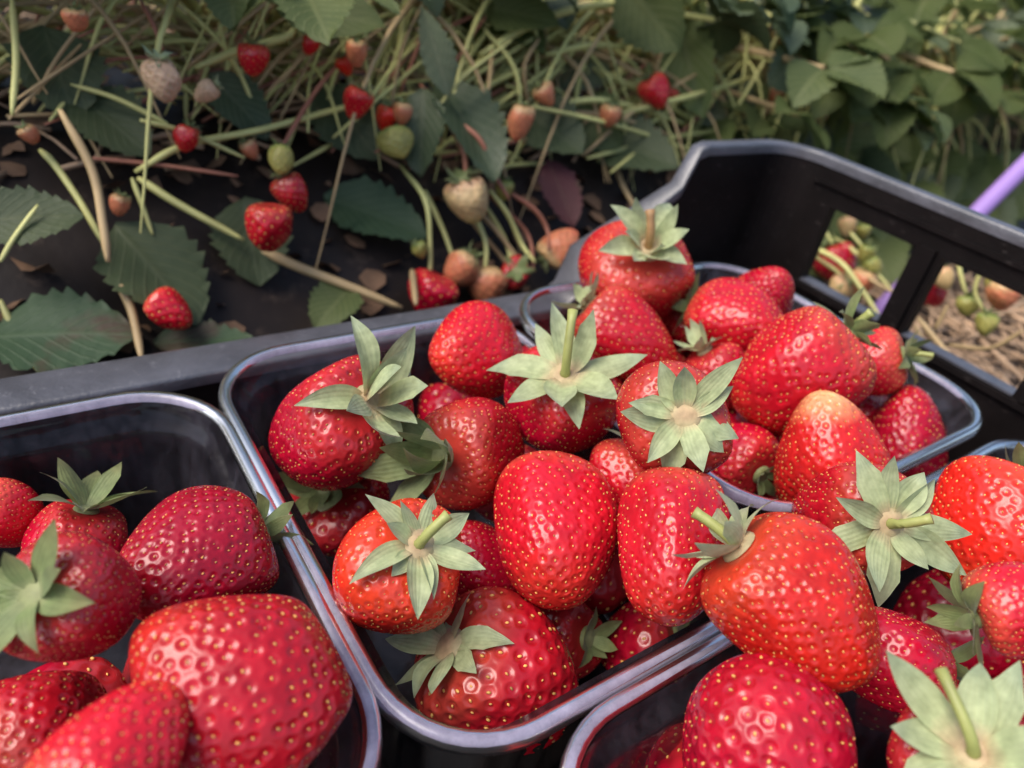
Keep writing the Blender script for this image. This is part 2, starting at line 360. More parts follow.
    SQ = (sq[None] + off).reshape(-1, 4); STt = (st[None] + off).reshape(-1, 3)
    allV = np.concatenate([V, VV.reshape(-1, 3)])
    mi = np.concatenate([np.zeros(len(Q)), np.ones(len(SQ)), np.zeros(len(T)), np.ones(len(STt))])
    return mesh_np(name, allV, [np.concatenate([Q, SQ]), np.concatenate([T, STt])], mats, True, mi)

def sepal(mb, ang, r0, ln, wd, lift, curl, fold, twist, notch, rg):
    ns, nc = 17, 7
    s = np.linspace(0, 1, ns); t = np.linspace(-1, 1, nc)
    w = wd * np.sin(PI * (.13 + .87 * s).clip(0, 1)) ** .95; w[-1] = wd * .02
    if notch: w = w * (1 + .16 * np.exp(-((s - .62) / .07) ** 2))
    th = lift + curl * s                       # angle of the path above the horizontal
    d = ln / (ns - 1)
    R_ = r0 + np.concatenate([[0], np.cumsum(np.cos(th[:-1]) * d)]); Z_ = np.concatenate([[0], np.cumsum(np.sin(th[:-1]) * d)])
    X = np.broadcast_to(R_[:, None], (ns, nc)); Y = w[:, None] * t[None, :]
    Z = Z_[:, None] + fold * wd * (np.abs(t)[None, :] ** 1.5) * np.sin(PI * s)[:, None] + twist * Y * s[:, None]
    Z = Z + .05 * wd * np.sin(9 * s + ang * 3)[:, None] * np.abs(t)[None, :]
    side = twist * .4 * ln * s[:, None] ** 2
    Y = Y + side
    ca, sa = math.cos(ang), math.sin(ang)
    V = np.stack([X * ca - Y * sa, X * sa + Y * ca, Z], -1).reshape(-1, 3)
    uv = np.stack(np.broadcast_arrays(t[None, :] * .5 + .5, s[:, None]), -1).reshape(-1, 2)
    mb.add(V, grid_faces(ns, nc), None, uv)
def calyx_mesh(name, R0, m, seed, n=11, lift=.1, curl=.3, spread=.5, length=1.0):
    spread = spread * 1.25
    curl -= .16
    rg = random.Random(seed); mb = MB()
    for i in range(n):
        lo = i % 2
        sepal(mb, 2 * PI * (i + rg.uniform(-.22, .22)) / n, R0 * .08, R0 * 1.15 * length * rg.choice((.74, .9, 1.0, 1.0, 1.1)) * rg.uniform(.93, 1.08) * (.86 if lo else 1),
              R0 * length * rg.uniform(.185, .25) * (.85 if lo else 1), lift + .16 + rg.uniform(-spread, spread) * .6 + (.12 if lo else 0), curl + rg.uniform(-spread, spread) * 1.7,
              rg.uniform(-.2, .65), rg.uniform(-.6, .6), rg.random() < .3, rg)
    # receptacle disc
    a = np.linspace(0, 2 * PI, 16, endpoint=False); rows = [(.26, -.03), (.24, .02), (.14, .05), (.001, .062)]
    V = np.concatenate([np.stack([np.cos(a) * q * R0, np.sin(a) * q * R0, np.full(16, z * R0)], 1) for q, z in rows])
    uv = np.concatenate([np.stack([np.full(16, .5), np.full(16, max(0, .16 - .05 * k))], 1) for k in range(4)])
    mb.add(V, grid_faces(4, 16, True), None, uv)
    return mb.mesh(name, [m])
def stem_mesh(name, R0, ln, m, bend, seed, to=None):
    rg = random.Random(seed); a = rg.uniform(0, 2 * PI)
    P = [(bend * ln * math.cos(a) * t * t, bend * ln * math.sin(a) * t * t, ln * t) for t in np.linspace(-.05, 1, 9)]
    if to is not None:
        d = np.array(to); P = [ln * t * (np.array([0, 0, 1.0]) * (1 - t) + d * t) for t in np.linspace(-.05, 1, 9)]
    mb = MB(); V, Q, T, uv = tube(P, np.interp(np.linspace(0, 1, 9), [0, .1, .9, 1], [.11, .075, .07, .085]) * R0, 9); mb.add(V, Q, T, uv)
    return mb.mesh(name, [m])
def orient(zdir, roll):
    z = Vector(zdir).normalized(); ref = Vector((0, 0, 1)) if abs(z.z) < .95 else Vector((1, 0, 0))
    x = ref.cross(z).normalized(); y = z.cross(x)
    m = Matrix((x, y, z)).transposed().to_4x4()
    return m @ Matrix.Rotation(roll, 4, 'Z')

# px, py of the centre, height z, width in px, length / width, stem direction (right, up, towards), roll,
# skin, shape options, calyx options (None = none in view), stem length, label, group
G1, G2, G3, G4 = 'strawberries in the front left punnet', 'strawberries in the middle punnet', 'strawberries in the far right punnet', 'strawberries in the near right punnets'
#BERRIES-BEGIN
BERRIES = [
 # middle punnet
 (334, 428, -0.996, 132, 1.22, (0.46, 0.36, 0.81), 0.4, 'crimson', {'taper': 0.25, 'lump': 0.05}, {'n': 11, 'lift': 0.5, 'curl': 0.1, 'spread': 0.8, 'length': 0.95}, 0, 'large dark red strawberry in the far left corner of the middle punnet, messy calyx', G2),
 (476, 353, -0.966, 92, 1.2, (0.62, 0.1, -0.78), 1.0, 'red', {'taper': 0.3, 'wedge': 0.2}, None, 0, 'bright red strawberry against the back rim of the middle punnet, no calyx showing', G2),
 (470, 450, -1.0, 116, 1.05, (-0.52, -0.1, 0.85), 0.2, 'red', {'taper': 0.18}, {'n': 10, 'lift': 0.35, 'curl': 0.1, 'spread': 0.7, 'length': 1.05, 'green': 1}, 0, 'round red strawberry with ragged calyx turned left, touching the large dark corner one', G2),
 (554, 530, -1.0, 134, 1.12, (0.02, 0.78, -0.62), 0.9, 'red', {'taper': 0.16, 'pw': 0.74, 'lump': 0.035, 'NS': 560}, {'n': 9, 'lift': -0.1, 'curl': -0.2, 'spread': 0.3, 'length': 0.6}, 0, 'tall smooth red strawberry in the centre of the middle punnet, tip down', G2),
 (672, 546, -0.891, 130, 1.18, (0.18, 0.84, -0.5), 2.0, 'red', {'taper': 0.18, 'pw': 0.76, 'lump': 0.035}, None, 0, 'red strawberry standing tip down at the right end of the middle punnet', G2),
 (562, 405, -0.931, 116, 1.05, (0.05, 0.5, 0.86), 0.5, 'crimson', {'taper': 0.3}, {'n': 9, 'lift': 0.05, 'curl': 0.15, 'spread': 0.4, 'length': 1.08}, (1.05, (0.12, 0.95, 0.3)), 'dark red strawberry under a wide pale star calyx with an upright green stem', G2),
 (401, 572, -1.0, 138, 1.0, (0.24, 0.38, 0.89), 0.7, 'orange', {'taper': 0.18, 'pw': 0.8}, {'n': 11, 'lift': 0.05, 'curl': 0.0, 'spread': 0.3, 'length': 0.74}, (0.62, (0.6, 0.62, 0.5)), 'orange red strawberry with flat pale calyx and short cut stem by the left rim', G2),
 (500, 676, -1.191, 162, 0.98, (-0.7, 0.34, 0.62), 0.0, 'red', {'taper': 0.12, 'lump': 0.04, 'NS': 260, 'dim': 0.12, 'pw': 0.76}, {'n': 9, 'lift': 0.15, 'curl': 0.0, 'spread': 0.5, 'length': 0.7}, 0, 'big red strawberry with widely spaced seeds in the near corner of the middle punnet', G2),
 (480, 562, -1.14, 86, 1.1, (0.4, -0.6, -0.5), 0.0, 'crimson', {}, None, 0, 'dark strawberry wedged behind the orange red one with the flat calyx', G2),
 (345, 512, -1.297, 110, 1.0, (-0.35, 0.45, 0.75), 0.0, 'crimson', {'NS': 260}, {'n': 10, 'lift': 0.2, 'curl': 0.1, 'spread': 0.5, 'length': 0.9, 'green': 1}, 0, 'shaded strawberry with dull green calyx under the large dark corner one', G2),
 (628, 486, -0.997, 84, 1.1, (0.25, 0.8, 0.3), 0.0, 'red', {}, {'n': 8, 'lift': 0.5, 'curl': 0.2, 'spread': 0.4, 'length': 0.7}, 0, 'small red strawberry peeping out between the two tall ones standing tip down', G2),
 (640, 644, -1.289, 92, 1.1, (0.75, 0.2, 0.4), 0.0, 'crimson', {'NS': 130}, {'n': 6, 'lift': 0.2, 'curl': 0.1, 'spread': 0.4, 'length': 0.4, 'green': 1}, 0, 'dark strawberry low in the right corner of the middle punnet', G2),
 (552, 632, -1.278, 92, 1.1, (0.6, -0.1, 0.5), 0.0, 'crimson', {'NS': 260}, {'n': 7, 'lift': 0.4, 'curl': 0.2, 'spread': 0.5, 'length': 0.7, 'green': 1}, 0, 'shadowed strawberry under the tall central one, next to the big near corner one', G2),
 # far right punnet
 (637, 272, -0.85, 114, 0.88, (0.2, 0.5, 0.84), 0.3, 'red', {'taper': 0.08, 'pw': 0.7, 'lump': 0.04}, {'n': 11, 'lift': 0.45, 'curl': -0.1, 'spread': 0.45, 'length': 0.8}, (0.6, (0.02, 0.95, 0.35)), 'squat red strawberry with a brown stem, topmost in the far punnet', G3),
 (628, 338, -0.933, 88, 1.3, (-0.7, 0.62, 0.05), 0.2, 'red', {'taper': 0.28}, {'n': 9, 'lift': 0.6, 'curl': 0.2, 'spread': 0.6, 'length': 0.7}, 0, 'red strawberry lying tip to the right under the squat topmost one', G3),
 (676, 420, -0.783, 120, 1.0, (0.15, 0.06, 0.98), 0.1, 'red', {'taper': 0.2, 'pw': 0.8}, {'n': 11, 'lift': 0.05, 'curl': 0.05, 'spread': 0.35, 'length': 0.92}, 0, 'red strawberry facing the viewer with a large stemless pale star calyx', G3),
 (738, 324, -0.87, 86, 1.2, (-0.72, 0.25, -0.35), 0.3, 'red', {'taper': 0.25}, {'n': 9, 'lift': 0.6, 'curl': 0.1, 'spread': 0.5, 'length': 0.7, 'green': 1}, 0, 'red strawberry with upright narrow sepals, behind the big wedge shaped one', G3),
 (764, 297, -0.9, 64, 1.2, (-0.3, -0.5, -0.6), 0.0, 'crimson', {}, None, 0, 'small strawberry at the very back of the far punnet, by the dark crate corner', G3),
 (797, 374, -0.844, 122, 1.12, (0.66, 0.6, -0.05), 1.2, 'red', {'taper': 0.14, 'lump': 0.05, 'pw': 0.72, 'facets': 2, 'cuts': [((-0.95, 0.29, 0.1), 0.8), ((0.454, -0.89, 0.1), 0.8), ((-0.5, -0.8, 0.3), 0.9)]}, {'n': 9, 'lift': 0.25, 'curl': 0.1, 'spread': 0.5, 'length': 0.6, 'green': 1}, 0.42, 'large wedge shaped glossy red strawberry with its calyx at the upper right', G3),
 (866, 362, -0.9, 70, 1.1, (0.88, 0.18, 0.15), 0.0, 'red', {'taper': 0.2}, {'n': 8, 'lift': 0.2, 'curl': 0.2, 'spread': 0.6, 'length': 0.8, 'green': 1}, 0.65, 'strawberry whose green stem points at the crate window, in the far punnet', G3),
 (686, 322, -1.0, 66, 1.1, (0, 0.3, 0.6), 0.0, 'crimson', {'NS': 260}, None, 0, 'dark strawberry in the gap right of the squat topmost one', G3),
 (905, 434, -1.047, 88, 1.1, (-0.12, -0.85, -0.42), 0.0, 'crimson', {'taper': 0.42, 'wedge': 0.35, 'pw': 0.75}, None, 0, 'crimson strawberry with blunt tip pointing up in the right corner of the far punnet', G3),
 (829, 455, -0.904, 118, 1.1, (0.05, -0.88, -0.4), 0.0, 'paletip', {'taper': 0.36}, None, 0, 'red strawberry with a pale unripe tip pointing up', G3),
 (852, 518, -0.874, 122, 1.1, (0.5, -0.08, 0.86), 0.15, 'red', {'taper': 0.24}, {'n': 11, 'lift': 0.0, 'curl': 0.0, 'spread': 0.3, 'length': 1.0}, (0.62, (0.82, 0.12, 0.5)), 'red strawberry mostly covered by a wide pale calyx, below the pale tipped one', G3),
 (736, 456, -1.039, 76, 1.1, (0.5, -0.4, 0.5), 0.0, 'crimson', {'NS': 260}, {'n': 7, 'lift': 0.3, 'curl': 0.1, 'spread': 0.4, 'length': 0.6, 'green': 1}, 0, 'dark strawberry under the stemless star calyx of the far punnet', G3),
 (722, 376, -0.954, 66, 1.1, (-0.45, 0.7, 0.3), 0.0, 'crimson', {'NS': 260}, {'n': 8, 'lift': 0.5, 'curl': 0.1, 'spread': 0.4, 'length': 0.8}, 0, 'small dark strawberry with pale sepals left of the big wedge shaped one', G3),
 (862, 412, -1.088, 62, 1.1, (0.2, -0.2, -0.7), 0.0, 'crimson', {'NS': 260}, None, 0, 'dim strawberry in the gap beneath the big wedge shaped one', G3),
 # near right punnets
 (795, 603, -0.811, 158, 1.12, (-0.54, 0.62, 0.36), 0.3, 'orange', {'taper': 0.12, 'lump': 0.045, 'pw': 0.74}, {'n': 9, 'lift': 0.25, 'curl': 0.1, 'spread': 0.55, 'length': 0.78}, 0.62, 'big bright strawberry lying over the punnet rims with its green stem up to the left', G4),
 (888, 655, -0.95, 102, 1.15, (0.72, -0.12, -0.3), 0.0, 'crimson', {'taper': 0.2, 'lump': 0.06}, {'n': 8, 'lift': 0.2, 'curl': 0.1, 'spread': 0.6, 'length': 0.75, 'green': 1}, 0, 'deep red knobbly strawberry to the right of the big bright one over the rims', G4),
 (766, 746, -0.932, 196, 0.92, (0.05, -0.45, -0.88), 0.5, 'crimson', {'taper': 0.25, 'lump': 0.02, 'NS': 330, 'dim': 0.11, 'pw': 0.8}, None, 0, 'large smooth crimson strawberry without visible calyx at the bottom edge of the picture', G4),
 (997, 532, -0.88, 136, 0.98, (0.45, 0.74, -0.25), 0.0, 'orange', {'taper': 0.25, 'pw': 0.8}, {'n': 8, 'lift': 0.35, 'curl': 0.1, 'spread': 0.4, 'length': 0.6, 'green': 1}, 0, 'bright red round strawberry in the far corner of the near right punnet', G4),
 (1022, 606, -0.72, 92, 1.1, (-0.88, -0.22, 0.3), 0.2, 'red', {'taper': 0.25}, {'n': 9, 'lift': 0.3, 'curl': 0.1, 'spread': 0.5, 'length': 0.95, 'green': 1}, 0, 'strawberry at the right edge of the picture with its calyx to the lower left', G4),
 (968, 772, -0.84, 150, 1.0, (0.12, 0.22, 0.95), 0.35, 'crimson', {'taper': 0.22, 'pw': 0.8}, {'n': 9, 'lift': 0.2, 'curl': 0.0, 'spread': 0.4, 'length': 1.12}, (1.0, (-0.12, 0.95, 0.3)), 'strawberry in the lower right corner beneath a big pale calyx with a long green stem', G4),
 # front left punnet
 (240, 690, -0.919, 216, 1.06, (0.66, -0.55, -0.3), 0.6, 'red', {'taper': 0.15, 'lump': 0.03, 'NS': 640, 'pw': 0.8, 'dim': 0.125, 'facets': 0, 'cuts': [((-0.15, 0.97, 0.15), 0.73), ((0.84, 0.52, 0.1), 0.8), ((-0.9, -0.43, 0.1), 0.7), ((0.8, -0.6, 0), 0.78), ((-0.1, 0.3, 0.95), 0.88)]}, None, 0, 'very large red strawberry lying on its side in the front left punnet', G1),
 (200, 560, -0.966, 136, 1.15, (0.72, 0.36, -0.4), 0.2, 'crimson', {'taper': 0.18, 'lump': 0.04}, {'n': 8, 'lift': 0.3, 'curl': 0.2, 'spread': 0.6, 'length': 0.6, 'green': 1}, 0, 'dark red strawberry behind the very large one, its narrow sepals at the right', G1),
 (76, 600, -0.864, 130, 0.98, (-0.6, 0.08, 0.8), 0.1, 'crimson', {'taper': 0.25}, {'n': 8, 'lift': 0.15, 'curl': 0.1, 'spread': 0.5, 'length': 0.95, 'green': 1}, 0, 'dark red strawberry at the left edge with large drooping green sepals', G1),
 (8, 516, -1.132, 70, 1.1, (-0.5, 0.3, 0.3), 0.0, 'red', {}, None, 0, 'strawberry cut by the left edge, behind the one with drooping sepals', G1),
 (118, 756, -0.836, 128, 1.2, (-0.45, -0.72, 0.1), 0.0, 'red', {'taper': 0.3, 'NS': 340}, None, 0, 'strawberry with its tip pointing up, left of the very large one', G1),
 (38, 728, -1.06, 118, 1.1, (-0.5, -0.4, 0.3), 0.0, 'red', {'taper': 0.25, 'NS': 320, 'facets': 2}, None, 0, 'dull red strawberry in the lower left corner of the picture', G1),
 (74, 552, -1.164, 92, 1.1, (0.1, 0.72, 0.3), 0.0, 'crimson', {}, {'n': 9, 'lift': 0.5, 'curl': 0.1, 'spread': 0.4, 'length': 1.2, 'green': 1}, 0, 'strawberry whose broad green sepals stand up behind the one with drooping sepals', G1),
]
#BERRIES-END
def build_berry(i, row):
    px, py, z, wpx, lw, sd, roll, skin, shp, cal, stl, label, grp = row
    c = on_z(px, py, z); depth = float(np.dot(c, FWD)); Wd = wpx / F * depth * S; Ln = Wd * lw
    d = vdir(*sd, at=(px, py))
    root = empty('strawberry', W(c), label, 'strawberry', grp)
    root.matrix_world = Matrix.Translation(W(c)) @ orient(d, roll)
    big = max(90, min(150, int(wpx * .95)))
    o = dict(NS=620 if wpx > 105 else 440, nu=max(100, min(180, int(wpx * 1.15))), nv=max(160, min(290, int(wpx * 1.9)))); o.update(shp)
    if 'cuts' in o: o['cuts'] = [(np.array(root.matrix_world.to_3x3().inverted() @ Vector(vdir(*v_, at=(px, py)))), c__) for v_, c__ in o['cuts']]
    dent = o.get('dent', .16)
    obj('body', berry_mesh('strawberry_body', Ln, Wd, [M[skin], M['seed']], seed=i + 11, **o), root)
    if cal:
        k = dict(cal); green = k.pop('green', 0); R0 = Wd * .5
        zz = Ln / 2 * (1 - dent) + .07 * R0
        cx = obj('calyx', calyx_mesh('calyx', R0, M['calyxgreen' if green else 'calyx'], i * 7 + 3, **k), root, (0, 0, zz))
        if stl:
            to = None
            if isinstance(stl, tuple):
                to = root.matrix_world.to_3x3().inverted() @ Vector(vdir(*stl[1], at=(px, py))); stl = stl[0]
            obj('stem', stem_mesh('stem', R0, R0 * stl, M['stembrown' if 'brown' in label else 'stem'], .25, i, to), root, (0, 0, zz + .03 * R0))
    return root
TOPS = []
for i, row in enumerate(BERRIES):
    build_berry(i, row)
    c_ = on_z(row[0], row[1], row[2]); TOPS.append((c_, row[3] / F * float(np.dot(c_, FWD))))

# lower layers of the pile: whole berries sharing three bodies
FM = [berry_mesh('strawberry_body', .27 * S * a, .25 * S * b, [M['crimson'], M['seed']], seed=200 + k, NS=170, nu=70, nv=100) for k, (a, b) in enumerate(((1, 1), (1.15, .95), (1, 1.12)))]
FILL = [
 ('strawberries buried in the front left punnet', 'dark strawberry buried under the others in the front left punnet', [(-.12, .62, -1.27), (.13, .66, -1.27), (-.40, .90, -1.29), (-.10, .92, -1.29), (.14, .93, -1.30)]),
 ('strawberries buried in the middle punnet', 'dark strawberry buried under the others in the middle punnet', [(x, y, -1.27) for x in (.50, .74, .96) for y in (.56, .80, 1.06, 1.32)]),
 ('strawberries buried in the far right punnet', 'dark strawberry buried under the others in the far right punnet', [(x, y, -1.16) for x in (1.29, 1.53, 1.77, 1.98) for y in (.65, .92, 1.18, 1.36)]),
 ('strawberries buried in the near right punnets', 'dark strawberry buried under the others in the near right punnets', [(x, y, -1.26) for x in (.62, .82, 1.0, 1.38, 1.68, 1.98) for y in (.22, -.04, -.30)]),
]
for g, lab, pts in FILL:
    for (x, y, z) in pts:
        j = RNG.random
        if any(np.linalg.norm(np.array((x, y, z)) - c_) < .12 + .44 * w_ for c_, w_ in TOPS): continue
        root = empty('strawberry', (0, 0, 0), lab, 'strawberry', g)
        root.matrix_world = Matrix.Translation(W((x + (j() - .5) * .04, y + (j() - .5) * .04, z + (j() - .5) * .03))) @ orient((j() - .5, j() - .5, j() - .3), j() * 6)
        obj('body', FM[int(j() * 3)], root)

# ------------------------------------------------------------------ punnets
def rr_loop(x0, x1, y0, y1, r, n=8, ns=16):
    out = []
    for cx, cy, a0 in ((x1 - r, y1 - r, 0), (x0 + r, y1 - r, PI / 2), (x0 + r, y0 + r, PI), (x1 - r, y0 + r, 3 * PI / 2)):
        for k in range(n + 1):
            a = a0 + PI / 2 * k / n; out.append((cx + r * math.cos(a), cy + r * math.sin(a), math.cos(a), math.sin(a)))
    res = []
    for k in range(len(out)):
        a, b = out[k], out[(k + 1) % len(out)]
        res.append(a)
        if math.hypot(b[0] - a[0], b[1] - a[1]) > r * .5:
            for t in range(1, ns): res.append(tuple(a[q] + (b[q] - a[q]) * t / ns for q in range(4)))
    return np.array(res)
def punnet(x0, x1, y0, y1, z, depth, label):
    r = .17
    root = empty('punnet', W(((x0 + x1) / 2, (y0 + y1) / 2, z - depth)), label, 'punnet', 'clear plastic punnets in the crate')
    o = np.array(root.location)
    lp = rr_loop(x0, x1, y0, y1, r, 10, 26); n = len(lp)
    def ring(off, zz, corr=0):
        c = corr * np.cos(np.arange(n) * PI / 2.0) if corr else 0
        P = np.stack([lp[:, 0] + lp[:, 2] * (off + c), lp[:, 1] + lp[:, 3] * (off + c), np.full(n, z + zz)], 1)
        return np.array([W(p) for p in P]) - o
    prof = [(0, 0, 0), (-.006, -.012, 0), (-.012, -.035, 0), (-.028, -.045, 0), (-.034, -.06, 0), (-.038, -.12, .004), (-.043, -.2, .005), (-.048, -.28, .005), (-.052, -.35, .003), (-.06, -depth + .05, 0), (-.075, -depth + .02, 0), (-.11, -depth + .002, 0), (-.16, -depth, 0)]
    mb = MB(); mb.add(np.concatenate([ring(*p) for p in prof]), grid_faces(len(prof), n, True))
    bot = ring(-.16, -depth); cen = bot.mean(0)
    mb.add(np.concatenate([bot, [cen]]), None, [(k, (k + 1) % n, n) for k in range(n)])
    obj('body', mb.mesh('punnet_body', [M['punnet']]), root)
    w = .030
    rp = [(.0015, -.001), (.004, .009), (.012, .014), (.024, .013), (w - .002, .007), (w, -.004), (w - .002, -.018), (w - .007, -.016), (w - .009, -.003), (.012, .002), (.005, -.004)]
    rings = [ring(a, b) for a, b in rp]; rings.append(rings[0])
    mb = MB(); mb.add(np.concatenate(rings), grid_faces(len(rings), n, True))
    obj('rim', mb.mesh('punnet_rim', [M['punnetrim']]), root)
    return root
punnet(-.56, .285, .40, 1.40, -1.0, .46, 'clear plastic punnet at the left edge, half empty at its back')
punnet(.335, 1.115, .405, 1.475, -1.0, .46, 'clear plastic punnet in the middle with a full load of strawberries')
punnet(1.15, 2.135, .500, 1.47, -.95, .5, 'clear plastic punnet in the far right corner of the crate by the windows')
punnet(.455, 1.150, -.66, .345, -1.0, .46, 'clear plastic punnet at the bottom edge holding the large smooth crimson strawberry')
punnet(1.190, 2.22, -.62, .425, -1.0, .46, 'clear plastic punnet at the lower right holding the bright round strawberry')

# ------------------------------------------------------------------ crate
def crate():
    x0, x1, y0, y1, r, th = -2.1, 2.335, -1.30, 1.525, .13, .045
    LOW, HIGH, ZB = -1.05, -.543, -1.535
    root = empty('harvest_crate', W(((x0 + x1) / 2, (y0 + y1) / 2, ZB)), 'black plastic harvest crate with a raised corner and window openings around the punnets', 'crate')
    o = np.array(root.location)
    def top_back(x):
        for s, a, b in ((1, 1.44, 1.86), ):
            if x >= b: return HIGH
            if x > a: return LOW + (HIGH - LOW) * (x - a) / (b - a)
        if x < -1.63: return HIGH
        if x < -1.2: return LOW + (HIGH - LOW) * (-1.2 - x) / .43
        return LOW
    wins = [(.53, .895), (.985, 1.305), (.06, .44), (-.40, -.03), (-.86, -.49)]
    ypts = sorted({v for w in wins for v in w} | {y0 + r, y1 - r})
    xpts = [x0 + r, -1.63, -1.58, -1.25, -1.2, -.6, 0, .6, 1.2, 1.38, 1.41, 1.44, 1.47, 1.50, 1.82, 1.86, 1.90, 1.95, x1 - r]
    path = []      # x, y, nx, ny, top
    def corner(cx, cy, a0):
        for k in range(1, 8):
            a = a0 + PI / 2 * k / 8; path.append((cx + r * math.cos(a), cy + r * math.sin(a), math.cos(a), math.sin(a), HIGH))
    for y in ypts: path.append((x1, y, 1, 0, HIGH))
    corner(x1 - r, y1 - r, 0)
    for x in reversed(xpts): path.append((x, y1, 0, 1, top_back(x)))
    corner(x0 + r, y1 - r, PI / 2)
    for y in reversed(ypts): path.append((x0, y, -1, 0, HIGH))
    corner(x0 + r, y0 + r, PI)
    for x in xpts: path.append((x, y0, 0, -1, top_back(x)))
    corner(x1 - r, y0 + r, 3 * PI / 2)
    n = len(path)
    # soften the bends of the top line
    tp = np.array([p[4] for p in path]); tp = np.where(True, (np.roll(tp, 1) + 2 * tp + np.roll(tp, -1)) / 4, tp)
    W0, W1 = -.962, -.688
    def levels(t):
        if t > -.62: return [ZB, W0, W1, t]
        return [ZB + (t - ZB) * q for q in (0, .4, .75, 1)]
    def isopen(k):
        a, b = path[k], path[(k + 1) % n]
        if abs(a[2]) < .99 or abs(b[2]) < .99: return False
        m = (a[1] + b[1]) / 2
        return any(lo < m < hi for lo, hi in wins)
    mb = MB(); V = []; Q = []
    for k, (x, y, nx, ny, t) in enumerate(path):
        lv = levels(tp[k])
        for q in lv: V.append(W((x, y, q)))
        for q in lv: V.append(W((x + nx * th, y + ny * th, q)))
    def vid(k, side, l): return (k % n) * 8 + side * 4 + l
    for k in range(n):
        op = isopen(k)
        for l in range(3):
            if op and l == 1: continue
            Q.append((vid(k + 1, 0, l), vid(k, 0, l), vid(k, 0, l + 1), vid(k + 1, 0, l + 1)))
            Q.append((vid(k, 1, l), vid(k + 1, 1, l), vid(k + 1, 1, l + 1), vid(k, 1, l + 1)))
        Q.append((vid(k, 0, 3), vid(k, 1, 3), vid(k + 1, 1, 3), vid(k + 1, 0, 3)))
        Q.append((vid(k, 0, 0), vid(k + 1, 0, 0), vid(k + 1, 1, 0), vid(k, 1, 0)))
        if op:
            Q.append((vid(k, 0, 1), vid(k, 1, 1), vid(k + 1, 1, 1), vid(k + 1, 0, 1)))
            Q.append((vid(k, 0, 2), vid(k + 1, 0, 2), vid(k + 1, 1, 2), vid(k, 1, 2)))
            for kk, s in ((k, 1), (k + 1, -1)):
                Q.append((vid(kk, 0, 1), vid(kk, 0, 2), vid(kk, 1, 2), vid(kk, 1, 1))[::s])
    mb.add(np.array(V) - o, Q)
    obj('wall', mb.mesh('crate_wall', [M['crate']], False), root)
    # rim flange, a rounded strip that follows the wall's top line
    prof = [(-.006, -.03), (-.006, -.006), (-.002, .001), (.006, .004), (.112, .004), (.122, .0), (.127, -.008), (.127, -.045), (.119, -.045), (.117, -.02), (.06, -.02), (.05, -.03)]
    def fw(p): return 1 - .62 * min(1, max(0, (p[4] - LOW) / (HIGH - LOW)))      # narrower flange where the wall is high
    rows = []
    for a, b in prof + prof[:1]:
        rows.append(np.array([W((p[0] + p[2] * a * fw(p), p[1] + p[3] * a * fw(p), tp[k] + b + .003)) for k, p in enumerate(path)]) - o)
    rm = MB(); rm.add(np.concatenate(rows), grid_faces(len(rows), n, True))
    rimo = obj('rim', rm.mesh('crate_rim', [M['rim']], True), root)
    # ribs moulded on the inside of the window wall
    rb = MB()
    def rbox(lo, hi): rb.box(np.array(W(lo)) - o, np.array(W(hi)) - o)
    rbox((x1 - .012, y0 + r, -.625), (x1 + .001, 1.40, -.611))
    rbox((x1 - .014, .56, -.683), (x1 + .001, .86, -.672))
    for yc in (.94, .485, .015):
        rbox((x1 - .016, yc - .026, -.96), (x1 + .001, yc + .026, -.672))
    sm = MB()
    for lo, hi in wins: sm.box(np.array(W((x1 - .004, lo + .001, W0 + .0005))) - o, np.array(W((x1 + th + .004, hi - .001, W0 + .008))) - o)
    obj('lit_ledge', sm.mesh('crate_lit_ledge', [M['rim']], False), root)  # strips in the lighter rim colour paint the highlight along the window sills
    rbox((x1 - .016, y0 + r, -.985), (x1 + .001, 1.38, -.965))
    obj('rib', rb.mesh('crate_rib', [M['crate']], False), root)
    fb = MB()
    fb.box(np.array(W((x0 + .01, y0 + .01, ZB))) - o, np.array(W((x1 - .01, y1 - .01, ZB + .03))) - o)
    obj('base', fb.mesh('crate_base', [M['crate']], False), root)
crate()

# ------------------------------------------------------------------ lavender pole
A_ = on_z(866, 324, -1.53); B_ = ray(1000, 190); B_ = B_ * (float(np.dot(A_, FWD)) * 1.0); Dp = B_ - A_
mb = MB(); P = [A_ + Dp * t for t in np.linspace(0, 1.9, 8)]
V, Q, T, uv = tube([W(p) for p in P], .046 * S, 16); mb.add(V, Q, T)
po = obj('garden_pole', mb.mesh('garden_pole', [M['pole']])); set_props(po, 'lavender plastic pole leaning up behind the crate wall with the windows', 'pole')

# ------------------------------------------------------------------ ground, bed, straw
def noise2(x, y, s):
    return math.sin(x * 3.1 * s + 1.3 * math.sin(y * 2.3 * s + .7)) * .5 + math.sin(y * 4.7 * s + 1.9 * math.sin(x * 1.7 * s)) * .3 + math.sin((x + y) * 9.1 * s) * .2
def sheet(name, xs, ys, fz, m, kind='structure', label=None, cat=None):
    V = [W((x, y, fz(x, y))) for y in ys for x in xs]
    mb = MB(); mb.add(np.array(V), grid_faces(len(ys), len(xs)))
    return set_props(obj(name, mb.mesh(name, [m])), label, cat, None, kind)
far = [-400, -150, -60, -25] + list(np.linspace(-10, 25, 71)) + [40, 80, 160, 400]
sheet('ground', far, far, lambda x, y: GROUND + (.03 * noise2(x, y, .9) - .035 if -10 < x < 25 and -10 < y < 25 else -.035), M['soil'])
BT = -.82
def bed(y):
    pts = [(1.72, GROUND - .04), (1.80, GROUND + .03), (2.05, -1.33), (2.45, -.99), (2.7, -.86), (3.0, BT), (4.2, BT), (4.6, -.9), (5.2, -1.4), (5.4, GROUND - .05)]
    return float(np.interp(y, [p[0] for p in pts], [p[1] for p in pts]))
